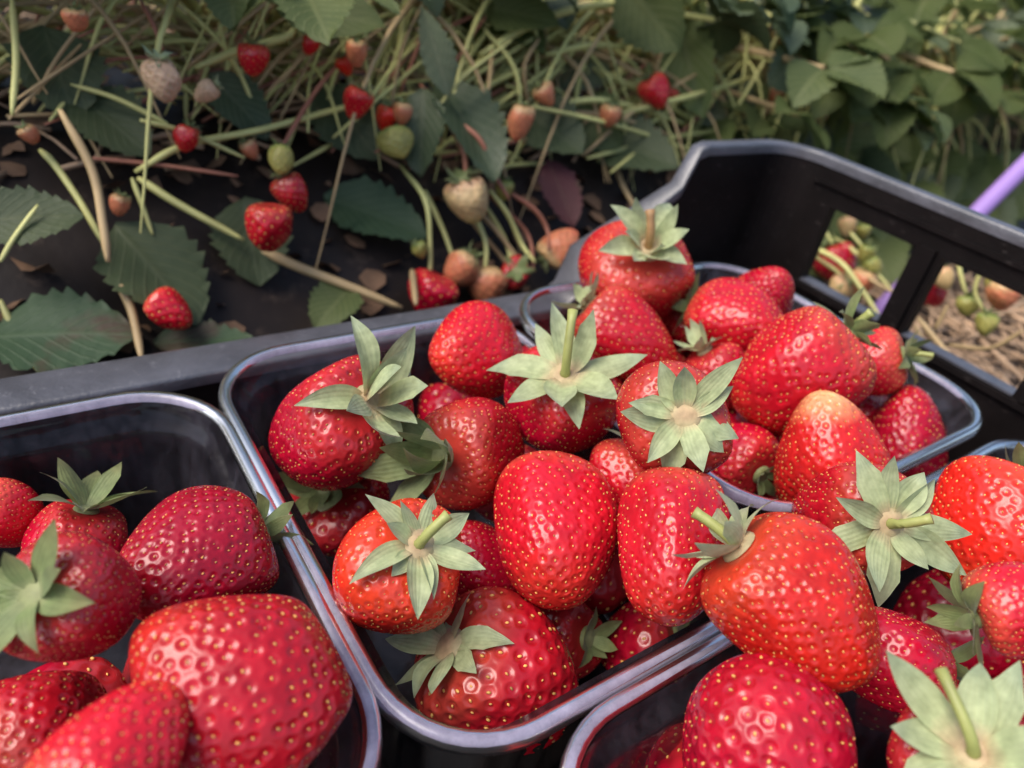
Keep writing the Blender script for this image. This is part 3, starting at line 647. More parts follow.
def film_z(x, y):
    e = 1 if 1.85 < y < 5.2 else .25
    return bed(y) + e * (.025 * noise2(x, y, 1.3) + .012 * noise2(x + 5, y * .4, 4.1) + .008 * noise2(x * .6 + y, y - x * .3, 7.3))
sheet('mulch_film', np.linspace(-8, 26, 341), np.concatenate([np.linspace(1.72, 3.1, 36), np.linspace(3.2, 5.4, 16)]), film_z, M['film'])
sb = MB(); rs = random.Random(5)
for k in range(2300):
    if k >= 1250: x, y = rs.uniform(-3, 9), rs.uniform(2.5, 4.2)
    elif k < 700: x, y = rs.uniform(2.5, 5.6), rs.uniform(-.6, 1.9)
    else: x, y = rs.uniform(2.5, 12), rs.uniform(-3, 2.0)
    ln, a, t = rs.uniform(.15, .6) * (.7 if k >= 1250 else 1), rs.uniform(0, PI), rs.uniform(-.12, .25)
    z = max(GROUND, bed(y)) + rs.uniform(0.0, .09)
    d = np.array([math.cos(a) * math.cos(t), math.sin(a) * math.cos(t), math.sin(t)]); c = np.array([x, y, z + max(0, ln / 2 * math.sin(t))])
    V, Q, T, uv = tube([W(c - d * ln / 2), W(c + np.array([0, 0, .01])), W(c + d * ln / 2)], rs.uniform(.004, .011) * S, 5); sb.add(V, Q, T)
set_props(obj('straw', sb.mesh('straw', [M['straw']])), None, None, None, 'stuff')

lt = MB(); rl = random.Random(21)
for k in range(1700):
    x, y = rl.uniform(-2, 8), rl.uniform(1.95, 4.0); z = film_z(x, y) + rl.uniform(.0, .02)
    a, q, t = rl.uniform(0, 6.28), rl.uniform(.015, .07), rl.uniform(-.5, .5)
    V = []
    for j in range(7):
        f = 2 * PI * j / 7; rr_ = q * rl.uniform(.5, 1)
        V.append(W((x + rr_ * math.cos(f), y + rr_ * .7 * math.sin(f), z + .012 + rr_ * (.5 * math.cos(f + a) + t * math.sin(2 * f)))))
    V.append(W((x, y, z + .015)))
    lt.add(np.array(V), None, [(j, (j + 1) % 7, 7) for j in range(7)])
set_props(obj('leaf_litter', lt.mesh('leaf_litter', [plain('dead_leaf', (.16, .09, .05), .8, .6, 50)])), None, None, None, 'stuff')

# ------------------------------------------------------------------ strawberry plants
def leaflet(L, Wd, fold=.2, droop=.5, wav=.03, teeth=9, ns=28, nc=9, seed=0):
    """leaflet in its own frame: +x along, y across, z up; returns V, uv"""
    rg = random.Random(seed)
    s = np.linspace(0, 1, ns); t = np.linspace(-1, 1, nc)
    w = np.sin(PI * np.clip(s, 0, 1) ** .78) ** .62 * (1 - .12 * s); w[0] = .03; w[-1] = .05
    saw = np.abs(((s * teeth + .25) % 1) - .0); saw = np.where(s > .12, (1 - saw) * .23, 0)
    we = w * (1 - .08 + saw)
    tt = np.abs(t)
    half = Wd / 2 * (w[:, None] * t[None, :])
    half[:, 0] = -Wd / 2 * we; half[:, -1] = Wd / 2 * we
    th = -droop * s; d = L / (ns - 1)
    X = np.concatenate([[0], np.cumsum(np.cos(th[:-1]) * d)]); Z0 = np.concatenate([[0], np.cumsum(np.sin(th[:-1]) * d)])
    Xg = X[:, None] + .10 * L * (tt[None, :] * w[:, None]) * (1 - s[:, None]) * np.ones_like(half)
    Z = Z0[:, None] + fold * np.abs(half) + wav * L * np.cos(2 * PI * (s[:, None] - tt[None, :] * .36) * teeth * .9) * .35 * tt[None, :] + wav * L * np.sin(5 * s[:, None] + rg.uniform(0, 6)) * t[None, :]
    V = np.stack([Xg, half, Z], -1).reshape(-1, 3)
    uv = np.stack(np.broadcast_arrays(t[None, :] * .5 + .5, s[:, None]), -1).reshape(-1, 2)
    return V, uv
LQ = grid_faces(28, 9)
SMQ = grid_faces(12, 5)
def frame(xd, up):
    x = np.asarray(xd, float); x /= np.linalg.norm(x); z = np.asarray(up, float); z = z - x * np.dot(x, z); z /= np.linalg.norm(z) + 1e-9
    return np.stack([x, np.cross(z, x), z], 1)
def put_leaf(mb, pos, xd, up, L, Wd, coarse=False, **k):
    if coarse: V, uv = leaflet(L, Wd, ns=12, nc=5, teeth=5, **k); q = SMQ
    else: V, uv = leaflet(L, Wd, **k); q = LQ
    mb.add(V @ frame(xd, up).T + np.asarray(pos), q, None, uv)
def trifoliate(mb, pos, xd, up, L, rg, coarse=False):
    f = frame(xd, up)
    for a, sc in ((0, 1.0), (1.25, .92), (-1.25, .92)):
        d = f @ np.array([math.cos(a), math.sin(a), rg.uniform(-.15, .2)])
        u = f @ np.array([rg.uniform(-.25, .25), rg.uniform(-.3, .3), 1.0])
        put_leaf(mb, np.asarray(pos) + d * L * .08, d, u, L * sc, L * sc * rg.uniform(.78, .95), coarse, fold=rg.uniform(.05, .5), droop=rg.uniform(-.1, .9), wav=rg.uniform(.015, .05), seed=rg.randrange(9999))
def u2w(p): return np.array(W(p))

def bed_y(px, py, lift):
    for y in np.arange(1.72, 4.2, .02):
        if on_y(px, py, y)[2] < bed(y) + lift: return y
    return 4.2
PLANTS = []
def plant(x, y, label, seed, nleaf=20, spread=1.3, height=1.0, mats=('leaf',), coarse=False, nbare=14, flop=.5, size=.42, front=.35, low=0):
    rg = random.Random(seed)
    z0 = film_z(x, y)
    root = empty('strawberry_plant', W((x, y, z0)), label, 'plant', 'strawberry plants in the field row')
    o = np.array(root.location)
    fol = {m: MB() for m in mats}; pt = MB(); dry = MB()
    for k in range(nleaf + nbare):
        bare = k >= nleaf
        a = rg.uniform(PI * .95, PI * 2.05) if bare or rg.random() < front else rg.uniform(0, 2 * PI)
        rad = spread * math.sqrt(rg.uniform(.08, 1))
        if bare: a = 1.5 * PI + (a - 1.5 * PI) * .9; rad *= 1.1
        h = height * (1.05 - .75 * (rad / spread) ** 2) * rg.uniform(.6, 1.1)
        if low and rg.random() > .12: h = max(h, low * rg.uniform(1, 1.7))
        e = np.array([x + rad * math.cos(a), y + rad * math.sin(a) * .8, 0]); e[2] = max(z0 + h, bed(e[1]) + .06)
        b = np.array([x + rg.uniform(-.12, .12), y + rg.uniform(-.12, .12), z0 - .02])
        mid = b + (e - b) * .45; mid[2] = z0 + h * rg.uniform(.65, 1.05)
        tip = .62
        if bare:                             # fruit stalks arching over the edge of the film
            lat = rg.uniform(-1.5, 1.5); e = np.array([x + lat, y - rg.choice((.35, .5, .65, 1.0)) * rg.uniform(.6, 1.05), 0])
            e[2] = bed(e[1]) + rg.uniform(.03, .30)
            m1 = b + (e - b) * .35; m1[2] = z0 + rg.uniform(.12, .5); m2 = b + (e - b) * .75; m2[2] = max(e[2], m1[2] * .7 + e[2] * .3) + .06
            c = curve([u2w(b), u2w(m1), u2w(m2), u2w(e)], 14); tip = .12
        else: c = curve([u2w(b), u2w(mid), u2w(e)], 10)
        V, Q, T, uv = tube(c, np.linspace(.022, .022 * tip, len(c)) * S * rg.uniform(.65, 1.1), 5, False)
        (dry if rg.random() < .3 else pt).add(V - o, Q)
        if k < nleaf:
            d = c[-1] - c[-2]; d = d / np.linalg.norm(d); d[2] = d[2] * .4 - flop * .3
            up = np.array([rg.uniform(-.5, .5), rg.uniform(-.7, .3), 1.0])
            trifoliate(fol[rg.choice(mats)], c[-1] - o, d, up, size * S * rg.uniform(.75, 1.25), rg, coarse)
    for m in mats:
        if fol[m].n: obj('foliage', fol[m].mesh('foliage', [M[m]]), root)
    obj('stalks', pt.mesh('stalks', [M['petiole']]), root)
    if dry.n: obj('dry_stalks', dry.mesh('dry_stalks', [M['petiolepale']]), root)
    PLANTS.append((root, x, y))
    return root
PL = [
 (-1.3, 3.2, 'strawberry plant at the left edge with dark hanging leaves'),
 (-.1, 3.2, 'strawberry plant behind the thick tan stems at the upper left'),
 (1.0, 3.2, 'strawberry plant with the white blushing berry and the red pair in front'),
 (2.1, 3.15, 'strawberry plant with the pale peach berry hanging above the crate rim'),
 (3.2, 3.15, 'strawberry plant with a red berry just above the raised crate corner'),
 (4.3, 2.95, 'strawberry plant behind the crate wall with a large dark leaf over the rim'),
 (5.5, 2.9, 'strawberry plant at the right edge with a big pale grey green leaf'),
 (6.8, 3.1, 'further strawberry plant at the upper right with small blurred leaves'),
 (8.3, 3.1, 'farthest single strawberry plant at the upper right, blurred'),
]
mats_l = [('leafdark', 'leafspot'), ('leafdark', 'leafspot'), ('leaf', 'leafdark', 'leafspot'), ('leaf', 'leafblue', 'leafdark'), ('leaf', 'leafyellow', 'leafblue', 'leafyellow'), ('leaf', 'leafblue', 'leafyellow', 'leafyellow'), ('leaf', 'leafyellow', 'leafpale', 'leafyellow'), ('leaf', 'leafyellow', 'leafpale'), ('leaf', 'leafyellow')]
for i, (x, y, lab) in enumerate(PL):
    right = i >= 4
    plant(x, y, lab, 70 + i, nleaf=(36, 34, 32, 30, 36, 44, 46, 44, 40)[i], nbare=(25, 30, 50, 90, 75, 60, 50, 40, 40)[i], spread=(1.4 if right else 1.15), height=(1.0 if right else 1.25), mats=mats_l[i], flop=.6, size=(.26 if right else .25), front=(.6 if right else .1), low=(0 if right else .5))

# the farther rows read as one mass of leaves
ff = {m: MB() for m in ('leaf', 'leafyellow', 'leafblue')}; rg = random.Random(99); fs = MB()
def far_clump(cx, cy, n, h):
    for k in range(n):
        a = rg.uniform(0, 2 * PI); rad = 1.2 * math.sqrt(rg.random()); x, y = cx + rad * math.cos(a), cy + rad * math.sin(a)
        z = BT + h * rg.uniform(.25, 1.0)
        d = np.array([math.cos(a), math.sin(a), rg.uniform(-.5, .3)]); up = np.array([rg.uniform(-.6, .6), rg.uniform(-.8, .2), 1])
        trifoliate(ff[rg.choice(('leaf', 'leafyellow', 'leafblue', 'leafyellow'))], u2w((x, y, z)), d, up, .30 * S * rg.uniform(.8, 1.3), rg, True)
        if k % 2 == 0:
            c = curve([u2w((cx, cy, BT)), u2w(((x + cx) / 2, (y + cy) / 2, z + .05)), u2w((x, y, z))], 8); V, Q, T, uv = tube(c, .018 * S, 4, False); fs.add(V, Q)
for x in np.arange(9.8, 34, 1.5): far_clump(x, 3.3 + rg.uniform(-.3, .3), 40, 1.1)
for yrow in (8.2, 13.0, 18):
    for x in np.arange(-6, 40, 1.7): far_clump(x, yrow + rg.uniform(-.3, .3), 22, 1.25)
for m in ff: set_props(obj('far_foliage', ff[m].mesh('far_foliage', [M[m]])), None, None, None, 'stuff')
set_props(obj('far_stalks', fs.mesh('far_stalks', [M['petiole']])), None, None, None, 'stuff')
def ridge(y):
    return lambda x, yy: float(np.interp(yy - y, [-1.6, -.8, .8, 1.6], [GROUND - .05, -.9, -.9, GROUND - .05]))
for yr in (8.2, 13.0, 18):
    sheet('mulch_film', np.linspace(-12, 45, 40), np.linspace(yr - 1.6, yr + 1.6, 12), ridge(yr), M['film'])

# hand placed leaves, stalks and fruit that hang over the film edge: parts of the nearest plant
def nearest(p):
    return min(PLANTS, key=lambda q: abs(q[1] - p[0]))[0]
def hand_leaf(px, py, y, lpx, ratio, tipd, m, label=None, tri=False, up=(0, .55, .8), fold=.25, droop=.3, seed=1, tint=None):
    p = on_y(px, py, y); dep = float(np.dot(p, FWD)); L = lpx / F * dep * S
    d = vdir(*tipd, at=(px, py)); root = nearest(p); o = np.array(root.location)
    mb = MB(); u = vdir(*up, at=(px, py)); rg = random.Random(seed)
    pos = u2w(p) - o - d * L * .5
    if tri: trifoliate(mb, pos, d, u, L, rg)
    else: put_leaf(mb, pos, d, u, L, L * ratio, fold=fold, droop=droop, wav=.035, seed=seed, teeth=8)
    ob = obj('leaf', mb.mesh('leaf', [M[m]]), root)
    if label: ob['label'] = label
    return ob
JOIN = {}
def hand_stalk(pts, m='petiole', rpx=3.0, onx=None, join=False):
    """pts: (px, py, y)"""
    P = [on_y(*q) if onx is None else on_x(q[0], q[1], onx) for q in pts]; root = nearest(P[len(P) // 2]); o = np.array(root.location)
    dep = float(np.mean([np.dot(p, FWD) for p in P])); c = curve([u2w(p) for p in P], 18)
    V, Q, T, uv = tube(c - o, rpx / F * dep * S * np.interp(np.linspace(0, 1, len(c)), [0, .15, .85, 1], [.55, 1.05, .9, .45]), 8)
    if join:
        JOIN.setdefault((root.name, m), []).append((V, Q, T, uv)); return
    mb = MB(); mb.add(V, Q, T, uv)
    return obj('stalk', mb.mesh('stalk', [M[m]]), root)
def hand_fruit(px, py, y, wpx, lw, sd, skin, label=None, calyx=True, seed=0, ns=90, stalk=None, wedge=0.0, onx=None):
    p = on_y(px, py, y) if onx is None else on_x(px, py, onx)
    dep = float(np.dot(p, FWD)); Wd = wpx / F * dep * S; L = Wd * lw
    root = nearest(p); o = Vector(root.location)
    b = berry_mesh('fruit', L, Wd, [M[skin], M['seedpale' if skin in ('white', 'green', 'blush', 'peach') else 'seed']], seed=seed, NS=ns, nu=48, nv=64, wedge=wedge, lump=.04, dim=.13)
    f = obj('fruit', b, root); f.matrix_local = Matrix.Translation(W(p) - o) @ orient(vdir(*sd, at=(px, py)), seed)
    if label: f['label'] = label
    if calyx:
        obj('calyx', calyx_mesh('calyx', Wd * .5, M['calyxgreen' if skin != 'white' else 'calyx'], seed, n=9, lift=.15, curl=.2, spread=.6, length=.85), f, (0, 0, L / 2 * .86))
    if stalk: hand_stalk([(px + sd[0] * wpx * .4, py - sd[1] * wpx * .4 * lw, y)] + stalk)
    return f
def by(py):      # how far behind the rim a thing on the film's slope stands, from its picture row
    return 2.2
# leaves
hand_leaf(158, 270, 2.15, 128, .80, (.45, -.55, .35), 'leafdark', 'large serrated dark green leaf with pointed lower tip', up=(.15, .55, .8), seed=3, fold=.15)
hand_leaf(28, 216, 2.2, 95, .70, (.75, .12, .3), 'leafdark', None, up=(-.1, .5, .85), seed=4, fold=.15)
hand_leaf(60, 70, 2.6, 95, .9, (.1, -.75, .45), 'leafdark', None, up=(.1, .45, .8), seed=5)
hand_leaf(58, 330, 2.05, 140, .75, (.8, .1, .3), 'leafspot', None, up=(.0, .6, .7), seed=6, fold=.1)
hand_leaf(375, 212, 2.3, 110, .62, (.85, -.25, .3), 'leafspot', None, up=(-.1, .55, .7), seed=7)
hand_leaf(252, 240, 2.25, 90, .85, (.1, -.85, .3), 'leafdark', None, up=(0, .4, .9), seed=8)
hand_leaf(470, 125, 2.3, 120, .62, (.45, -.6, .45), 'leafblue', 'blue green leaf folded over beside the pale peach berry', up=(.35, .5, .7), seed=9, fold=.45)
hand_leaf(420, 130, 2.32, 90, .6, (-.1, -.8, .4), 'leafblue', None, up=(-.35, .4, .8), seed=10)
hand_leaf(438, 52, 2.35, 88, .42, (-.2, .92, .15), 'leafpale', 'pale leaf underside standing upright', up=(.45, .1, .8), seed=11, fold=.1)
hand_leaf(562, 190, 2.25, 74, .6, (.4, -.75, .4), 'leafpurple', 'leaf turned reddish purple', up=(.3, .4, .85), seed=12, fold=.1)
hand_leaf(632, 146, 2.35, 100, .65, (.8, -.2, .4), 'leafdark', None, up=(0, .5, .8), seed=13)
hand_leaf(552, 128, 2.4, 80, .8, (.6, -.35, .4), 'leafdark', None, up=(0, .5, .8), seed=14)
hand_leaf(334, 304, 2.0, 66, .8, (-.5, -.5, .5), 'leaf', None, up=(0, .6, .7), seed=15)
hand_leaf(240, 104, 2.5, 80, .7, (.55, -.6, .3), 'leafblue', None, up=(0, .6, .7), seed=16)
hand_leaf(112, 120, 2.5, 90, .8, (.5, -.45, .4), 'leafdark', None, up=(0, .5, .8), seed=17)
hand_leaf(205, 338, 1.98, 100, .45, (.85, .1, .3), 'leafspot', None, up=(0, .6, .7), seed=18)
hand_leaf(350, 120, 2.5, 90, .85, (.5, -.6, .4), 'leafdark', None, up=(0, .5, .8), seed=19)
hand_leaf(330, 12, 2.5, 110, .6, (.9, -.05, .3), 'leaf', None, up=(0, .6, .7), seed=20)
hand_leaf(520, 12, 2.6, 80, .7, (.9, -.1, .3), 'leaf', None, up=(0, .6, .7), seed=21)
hand_leaf(688, 62, 2.5, 110, .5, (.3, -.85, .35), 'leafyellow', None, up=(-.2, .3, .85), seed=22)
hand_leaf(650, 15, 2.5, 90, .8, (.5, -.5, .3), 'leaf', None, up=(-.2, .3, .85), seed=23)
hand_leaf(712, 32, 2.6, 60, .35, (.35, -.8, .3), 'leafpale', None, up=(-.4, .3, .8), seed=24, fold=.6)
hand_leaf(878, 130, 2.9, 105, .85, (.3, -.65, .5), 'leafblue', 'large dark leaf just above the crate wall with windows', up=(0, .45, .85), seed=25)
hand_leaf(985, 70, 2.6, 130, .65, (.35, .75, .35), 'leafpale', 'big pale grey green leaf at the right edge', up=(-.45, .2, .8), seed=26)
hand_leaf(970, 125, 2.6, 110, .7, (-.3, -.3, .6), 'leafpale', None, up=(-.2, .5, .8), seed=27)
hand_leaf(830, 95, 3.2, 110, .8, (.6, -.4, .4), 'leafblue', None, up=(-.2, .5, .8), seed=28)
hand_leaf(800, 40, 3.2, 130, .7, (.7, .1, .4), 'leafyellow', None, up=(-.1, .5, .8), seed=29)
hand_leaf(900, 40, 3.4, 110, .8, (-.6, .1, .4), 'leafyellow', None, up=(.1, .5, .8), seed=30)
hand_leaf(920, 195, 2.7, 120, .7, (.7, -.35, .4), 'leaf', None, up=(.1, .5, .8), seed=31)
hand_leaf(1000, 200, 2.6, 110, .8, (.7, -.2, .4), 'leaf', None, up=(.1, .5, .8), seed=32)
hand_leaf(740, 95, 2.9, 110, .8, (.7, -.3, .4), 'leafblue', None, up=(.1, .5, .8), seed=33)
# stalks
for pts, m, r in [
 ([(60, 110, 2.35), (92, 170, 2.25), (103, 225, 2.15), (108, 262, 2.1)], 'petiolepale', 4.5),
 ([(40, 150, 2.45), (55, 165, 2.4), (82, 205, 2.3), (104, 245, 2.2)], 'petiole', 3.5),
 ([(120, 285, 2.1), (132, 312, 2.05), (142, 360, 1.9)], 'petiolepale', 4.5),
 ([(138, 178, 2.4), (180, 205, 2.3), (244, 240, 2.2)], 'petiole', 4),
 ([(262, 250, 2.2), (296, 266, 2.15), (345, 285, 2.05), (402, 308, 1.95)], 'petiolepale', 5),
 ([(132, 178, 2.35), (142, 205, 2.3), (153, 235, 2.25)], 'petiole', 2.5),
 ([(135, 172, 2.4), (185, 145, 2.4), (260, 130, 2.4), (350, 106, 2.5), (430, 90, 2.6)], 'petiole', 3.2),
 ([(140, 120, 2.4), (185, 132, 2.4), (245, 158, 2.35)], 'petiole', 2.5),
 ([(195, 68, 2.5), (245, 48, 2.5), (290, 35, 2.5), (300, 5, 2.6)], 'petiole', 4),
 ([(90, 158, 2.45), (160, 165, 2.4), (238, 176, 2.3)], 'petiolered', 2.3),
 ([(0, 300, 2.2), (22, 345, 2.1), (45, 378, 2.0)], 'petiole', 3.5),
 ([(0, 262, 2.1), (14, 238, 2.15), (38, 205, 2.2)], 'petiole', 2.5),
 ([(12, 0, 2.6), (16, 60, 2.5), (12, 115, 2.4)], 'petiole', 3.5),
 ([(140, 0, 2.6), (152, 22, 2.5), (163, 50, 2.45)], 'petiolered', 2.5),
 ([(420, 84, 2.5), (445, 118, 2.35), (463, 150, 2.25), (466, 180, 2.2)], 'petiolered', 3),
 ([(455, 120, 2.35), (480, 140, 2.25), (495, 175, 2.2), (510, 200, 2.15)], 'petiolered', 2.5),
 ([(400, 165, 2.4), (425, 200, 2.2), (430, 245, 2.12), (430, 285, 2.05)], 'petiole', 2.6),
 ([(425, 190, 2.3), (445, 235, 2.2), (460, 280, 2.05)], 'petiole', 2.6),
 ([(490, 190, 2.2), (508, 215, 2.15), (522, 245, 2.1), (535, 262, 2.0)], 'petiole', 2.6),
 ([(505, 190, 2.2), (535, 210, 2.15), (548, 232, 2.1), (548, 250, 2.0)], 'petiolered', 2.4),
 ([(485, 205, 2.2), (505, 240, 2.15), (515, 275, 2.05)], 'petiole', 2.6),
 ([(475, 215, 2.2), (486, 245, 2.12), (484, 278, 2.05)], 'petiole', 2.6),
 ([(480, 212, 2.2), (500, 235, 2.15), (530, 275, 2.05)], 'petiolepale', 2.4),
 ([(470, 220, 2.2), (500, 255, 2.15), (520, 285, 2.05)], 'petiolepale', 2.2),
 ([(488, 195, 2.25), (500, 205, 2.2), (528, 235, 2.15), (534, 272, 2.02)], 'petiolered', 2.2),
 ([(412, 270, 2.05), (416, 305, 1.9)], 'petiolepale', 3.5),
 ([(555, 105, 2.5), (600, 100, 2.45), (650, 112, 2.45), (700, 130, 2.5)], 'petiole', 2.8),
 ([(590, 122, 2.5), (650, 106, 2.4), (705, 92, 2.4), (760, 75, 2.5)], 'petiole', 3),
 ([(480, 55, 2.6), (530, 25, 2.6), (580, 8, 2.6), (630, 4, 2.7)], 'petiole', 4),
 ([(545, 55, 2.6), (590, 45, 2.6), (625, 45, 2.6), (640, 25, 2.7)], 'petiole', 3),
 ([(420, 105, 2.6), (470, 70, 2.6), (520, 30, 2.7)], 'petiole', 3.5),
 ([(370, 95, 2.7), (400, 60, 2.7), (440, 10, 2.8)], 'petiole', 3),
 ([(365, 90, 2.7), (388, 40, 2.7), (405, 0, 2.8)], 'petiole', 3),
 ([(460, 110, 2.6), (490, 85, 2.6), (525, 68, 2.6)], 'petiole', 3),
 ([(600, 72, 2.6), (650, 95, 2.5), (700, 125, 2.5)], 'petiole', 3),
 ([(720, 92, 2.7), (760, 78, 2.8), (790, 45, 2.8), (830, 38, 2.9)], 'petiole', 3),
 ([(700, 92, 2.7), (745, 88, 2.7), (790, 98, 2.8), (815, 112, 2.8)], 'petiole', 2.6),
 ([(912, 125, 2.8), (960, 112, 2.7), (1005, 95, 2.6)], 'petiole', 3),
 ([(905, 138, 2.8), (955, 145, 2.7), (1000, 138, 2.6)], 'petiole', 2.8),
 ([(895, 78, 3.0), (935, 65, 3.0), (985, 55, 3.0)], 'petiole', 2.6),
 ([(930, 180, 2.8), (955, 195, 2.7), (975, 205, 2.6)], 'petiolepale', 3),
 ([(678, 190, 2.3), (690, 205, 2.2), (650, 225, 2.2)], 'petiole', 3),
 ([(615, 165, 2.4), (625, 190, 2.3), (640, 215, 2.2)], 'petiolepale', 2.5),
]: hand_stalk(pts, m, r)
rg = random.Random(2718)
for k in range(240):
    px, py = (rg.uniform(250, 740), rg.uniform(25, 175)) if k < 150 else (rg.uniform(0, 320), rg.uniform(0, 125))
    y0 = bed_y(px, py, rg.uniform(.06, .3)); ln = rg.uniform(60, 190); a = rg.gauss(.75, .45) if rg.random() < .8 else rg.uniform(0, PI)
    sag = rg.uniform(-22, 30); dy = rg.uniform(.0, .35)
    hand_stalk([(px, py, y0), (px + ln * .5 * math.cos(a) + sag * math.sin(a) * .5, py - ln * .5 * math.sin(a) - abs(sag) * .4, y0 + dy * .5), (px + ln * math.cos(a), py - ln * math.sin(a), y0 + dy)], rg.choice(('petiole', 'petiole', 'petiole', 'petiolepale', 'petiolered')) , rg.uniform(1.3, 2.6), join=True)
for (root, m), pieces in JOIN.items():
    for grp_ in ([pieces] if len(pieces) > 24 else [[q_] for q_ in pieces]):
        mb = MB()
        for q_ in grp_: mb.add(*q_)
        obj('stalks' if len(grp_) > 1 else 'stalk', mb.mesh('stalks', [M[m]]), bpy.data.objects[root])
# fruit still on the plants
hand_fruit(163, 80, 2.25, 37, 1.15, (.0, .95, .2), 'white', 'white berry with a pink blush hanging from a reddish stalk', seed=1)
hand_fruit(270, 227, 2.1, 48, 1.02, (.1, .9, .2), 'red', 'blocky red berry, the lower one of a hanging pair', seed=2, wedge=.35, calyx=False)
hand_fruit(292, 193, 2.2, 36, 1.1, (-.4, .8, .1), 'red', 'red berry behind the blocky one', seed=3)
hand_fruit(281, 160, 2.2, 28, 1.0, (.1, .7, -.3), 'green', 'small yellow green unripe berry above the red pair', seed=4)
hand_fruit(469, 199, 2.15, 48, .98, (-.25, .85, .1), 'blush', 'pale peach unripe berry hanging above the crate rim', seed=5, ns=130)
hand_fruit(396, 144, 2.3, 36, .85, (-.2, .6, -.3), 'green', 'flat greenish unripe berry', seed=6, calyx=False)
hand_fruit(170, 311, 2.0, 42, 1.1, (-.6, .5, -.2), 'red', 'red berry tucked under the large serrated leaf', seed=7, calyx=False)
hand_fruit(461, 270, 2.05, 38, 1.1, (.55, .75, .1), 'peach', 'half ripe berry just above the crate rim', seed=8)
hand_fruit(487, 285, 2.02, 42, .95, (.0, .9, .1), 'peach', 'coral half ripe berry touching the crate rim', seed=9, calyx=False)
hand_fruit(432, 294, 2.0, 52, .9, (.3, .7, .1), 'crimson', 'red berry half hidden behind the crate rim', seed=10, calyx=False)
hand_fruit(515, 275, 2.03, 34, 1.0, (.1, .3, .9), 'crimson', None, seed=11)
hand_fruit(560, 247, 2.05, 36, 1.25, (-.55, -.5, .2), 'peach', 'long pale berry near the raised end of the crate rim', seed=12)
hand_fruit(655, 92, 2.4, 32, 1.1, (-.4, .7, .2), 'red', 'red berry above the raised crate corner', seed=13)
hand_fruit(520, 122, 2.2, 28, 1.3, (.2, .9, .1), 'peach', None, seed=14)
hand_fruit(357, 103, 2.35, 32, 1.0, (.3, .7, .1), 'red', None, seed=15)
hand_fruit(186, 138, 2.35, 28, 1.0, (.3, .7, .1), 'red', None, seed=16)
hand_fruit(253, 59, 2.35, 32, 1.0, (.1, .8, .1), 'red', None, seed=17)
hand_fruit(206, 92, 2.35, 22, 1.2, (.6, .4, .1), 'white', None, seed=18)
hand_fruit(357, 52, 2.4, 24, 1.2, (.1, .7, .1), 'peach', None, seed=19)
hand_fruit(76, 20, 2.4, 24, 1.0, (.1, .7, .1), 'peach', None, seed=20)
hand_fruit(504, 190, 2.2, 20, 1.1, (.1, .9, .1), 'green', None, seed=21)
hand_fruit(610, 116, 2.35, 24, 1.0, (.1, .7, .1), 'peach', None, seed=22)
hand_fruit(402, 113, 2.35, 22, 1.0, (.1, .7, .1), 'peach', None, seed=23)
hand_fruit(776, 96, 2.5, 16, 1.1, (.3, .8, .1), 'peach', None, seed=24)
hand_fruit(938, 150, 2.5, 20, 1.2, (.3, .8, .1), 'red', None, seed=25)
hand_fruit(818, 116, 2.45, 18, .8, (.3, .8, .1), 'blush', None, seed=26)
hand_fruit(778, 36, 2.6, 16, .9, (.3, .8, .1), 'blush', None, seed=34)
for q in [(386, 118, 2.4, 24, 'orange'), (668, 96, 2.45, 20, 'red'), (345, 66, 2.5, 18, 'orange'), (310, 45, 2.5, 18, 'red'), (910, 206, 2.4, 18, 'red'), (934, 196, 2.45, 18, 'red'), (700, 62, 2.6, 16, 'orange'), (905, 112, 2.6, 14, 'peach'), (250, 150, 2.4, 18, 'peach'), (420, 250, 2.1, 16, 'green'), (545, 95, 2.4, 22, 'peach'), (760, 130, 2.5, 18, 'orange'), (30, 135, 2.4, 18, 'peach'), (120, 205, 2.3, 20, 'peach')]:
    hand_fruit(q[0], q[1], q[2], q[3], 1.1, (math.sin(q[0]) * .5, .8, .2), q[4], None, seed=q[0])
# seen through the crate windows
hand_fruit(836, 264, 2, 42, 1.0, (-.3, .7, .1), 'crimson', 'red berry seen through the left crate window', seed=27, onx=3.3)
hand_fruit(848, 226, 2, 20, 1.1, (.0, .8, .1), 'blush', None, seed=28, onx=3.5)
hand_fruit(864, 231, 2, 15, 1.0, (.0, .8, .1), 'green', None, seed=29, onx=3.5)
hand_fruit(866, 254, 2, 18, 1.0, (.3, .8, .1), 'green', None, seed=30, onx=3.3)
hand_fruit(872, 268, 2, 20, 1.1, (-.3, .5, .1), 'green', None, seed=31, onx=3.3)
hand_fruit(842, 288, 2, 26, 1.0, (.3, .5, .4), 'blush', None, seed=32, onx=3.2)
hand_fruit(862, 283, 2, 26, 1.1, (.3, .7, .1), 'peach', None, seed=33, onx=3.25)
hand_fruit(943, 278, 2, 22, 1.1, (-.3, .8, .1), 'blush', 'pale berry seen through the right crate window', seed=35, onx=3.2)
hand_fruit(932, 292, 2, 30, 1.0, (-.3, .7, .1), 'crimson', None, seed=36, onx=3.3)
hand_fruit(968, 306, 2, 22, 1.0, (.1, .8, .1), 'green', None, seed=37, onx=3.2)
hand_fruit(986, 324, 2, 22, 1.1, (.1, .8, .1), 'green', None, seed=38, onx=3.1)
hand_fruit(1004, 294, 2, 34, 1.0, (.1, .7, .3), 'peach', None, seed=39, onx=3.2)
hand_fruit(994, 282, 2, 20, 1.0, (.1, .7, .1), 'green', None, seed=40, onx=3.2)

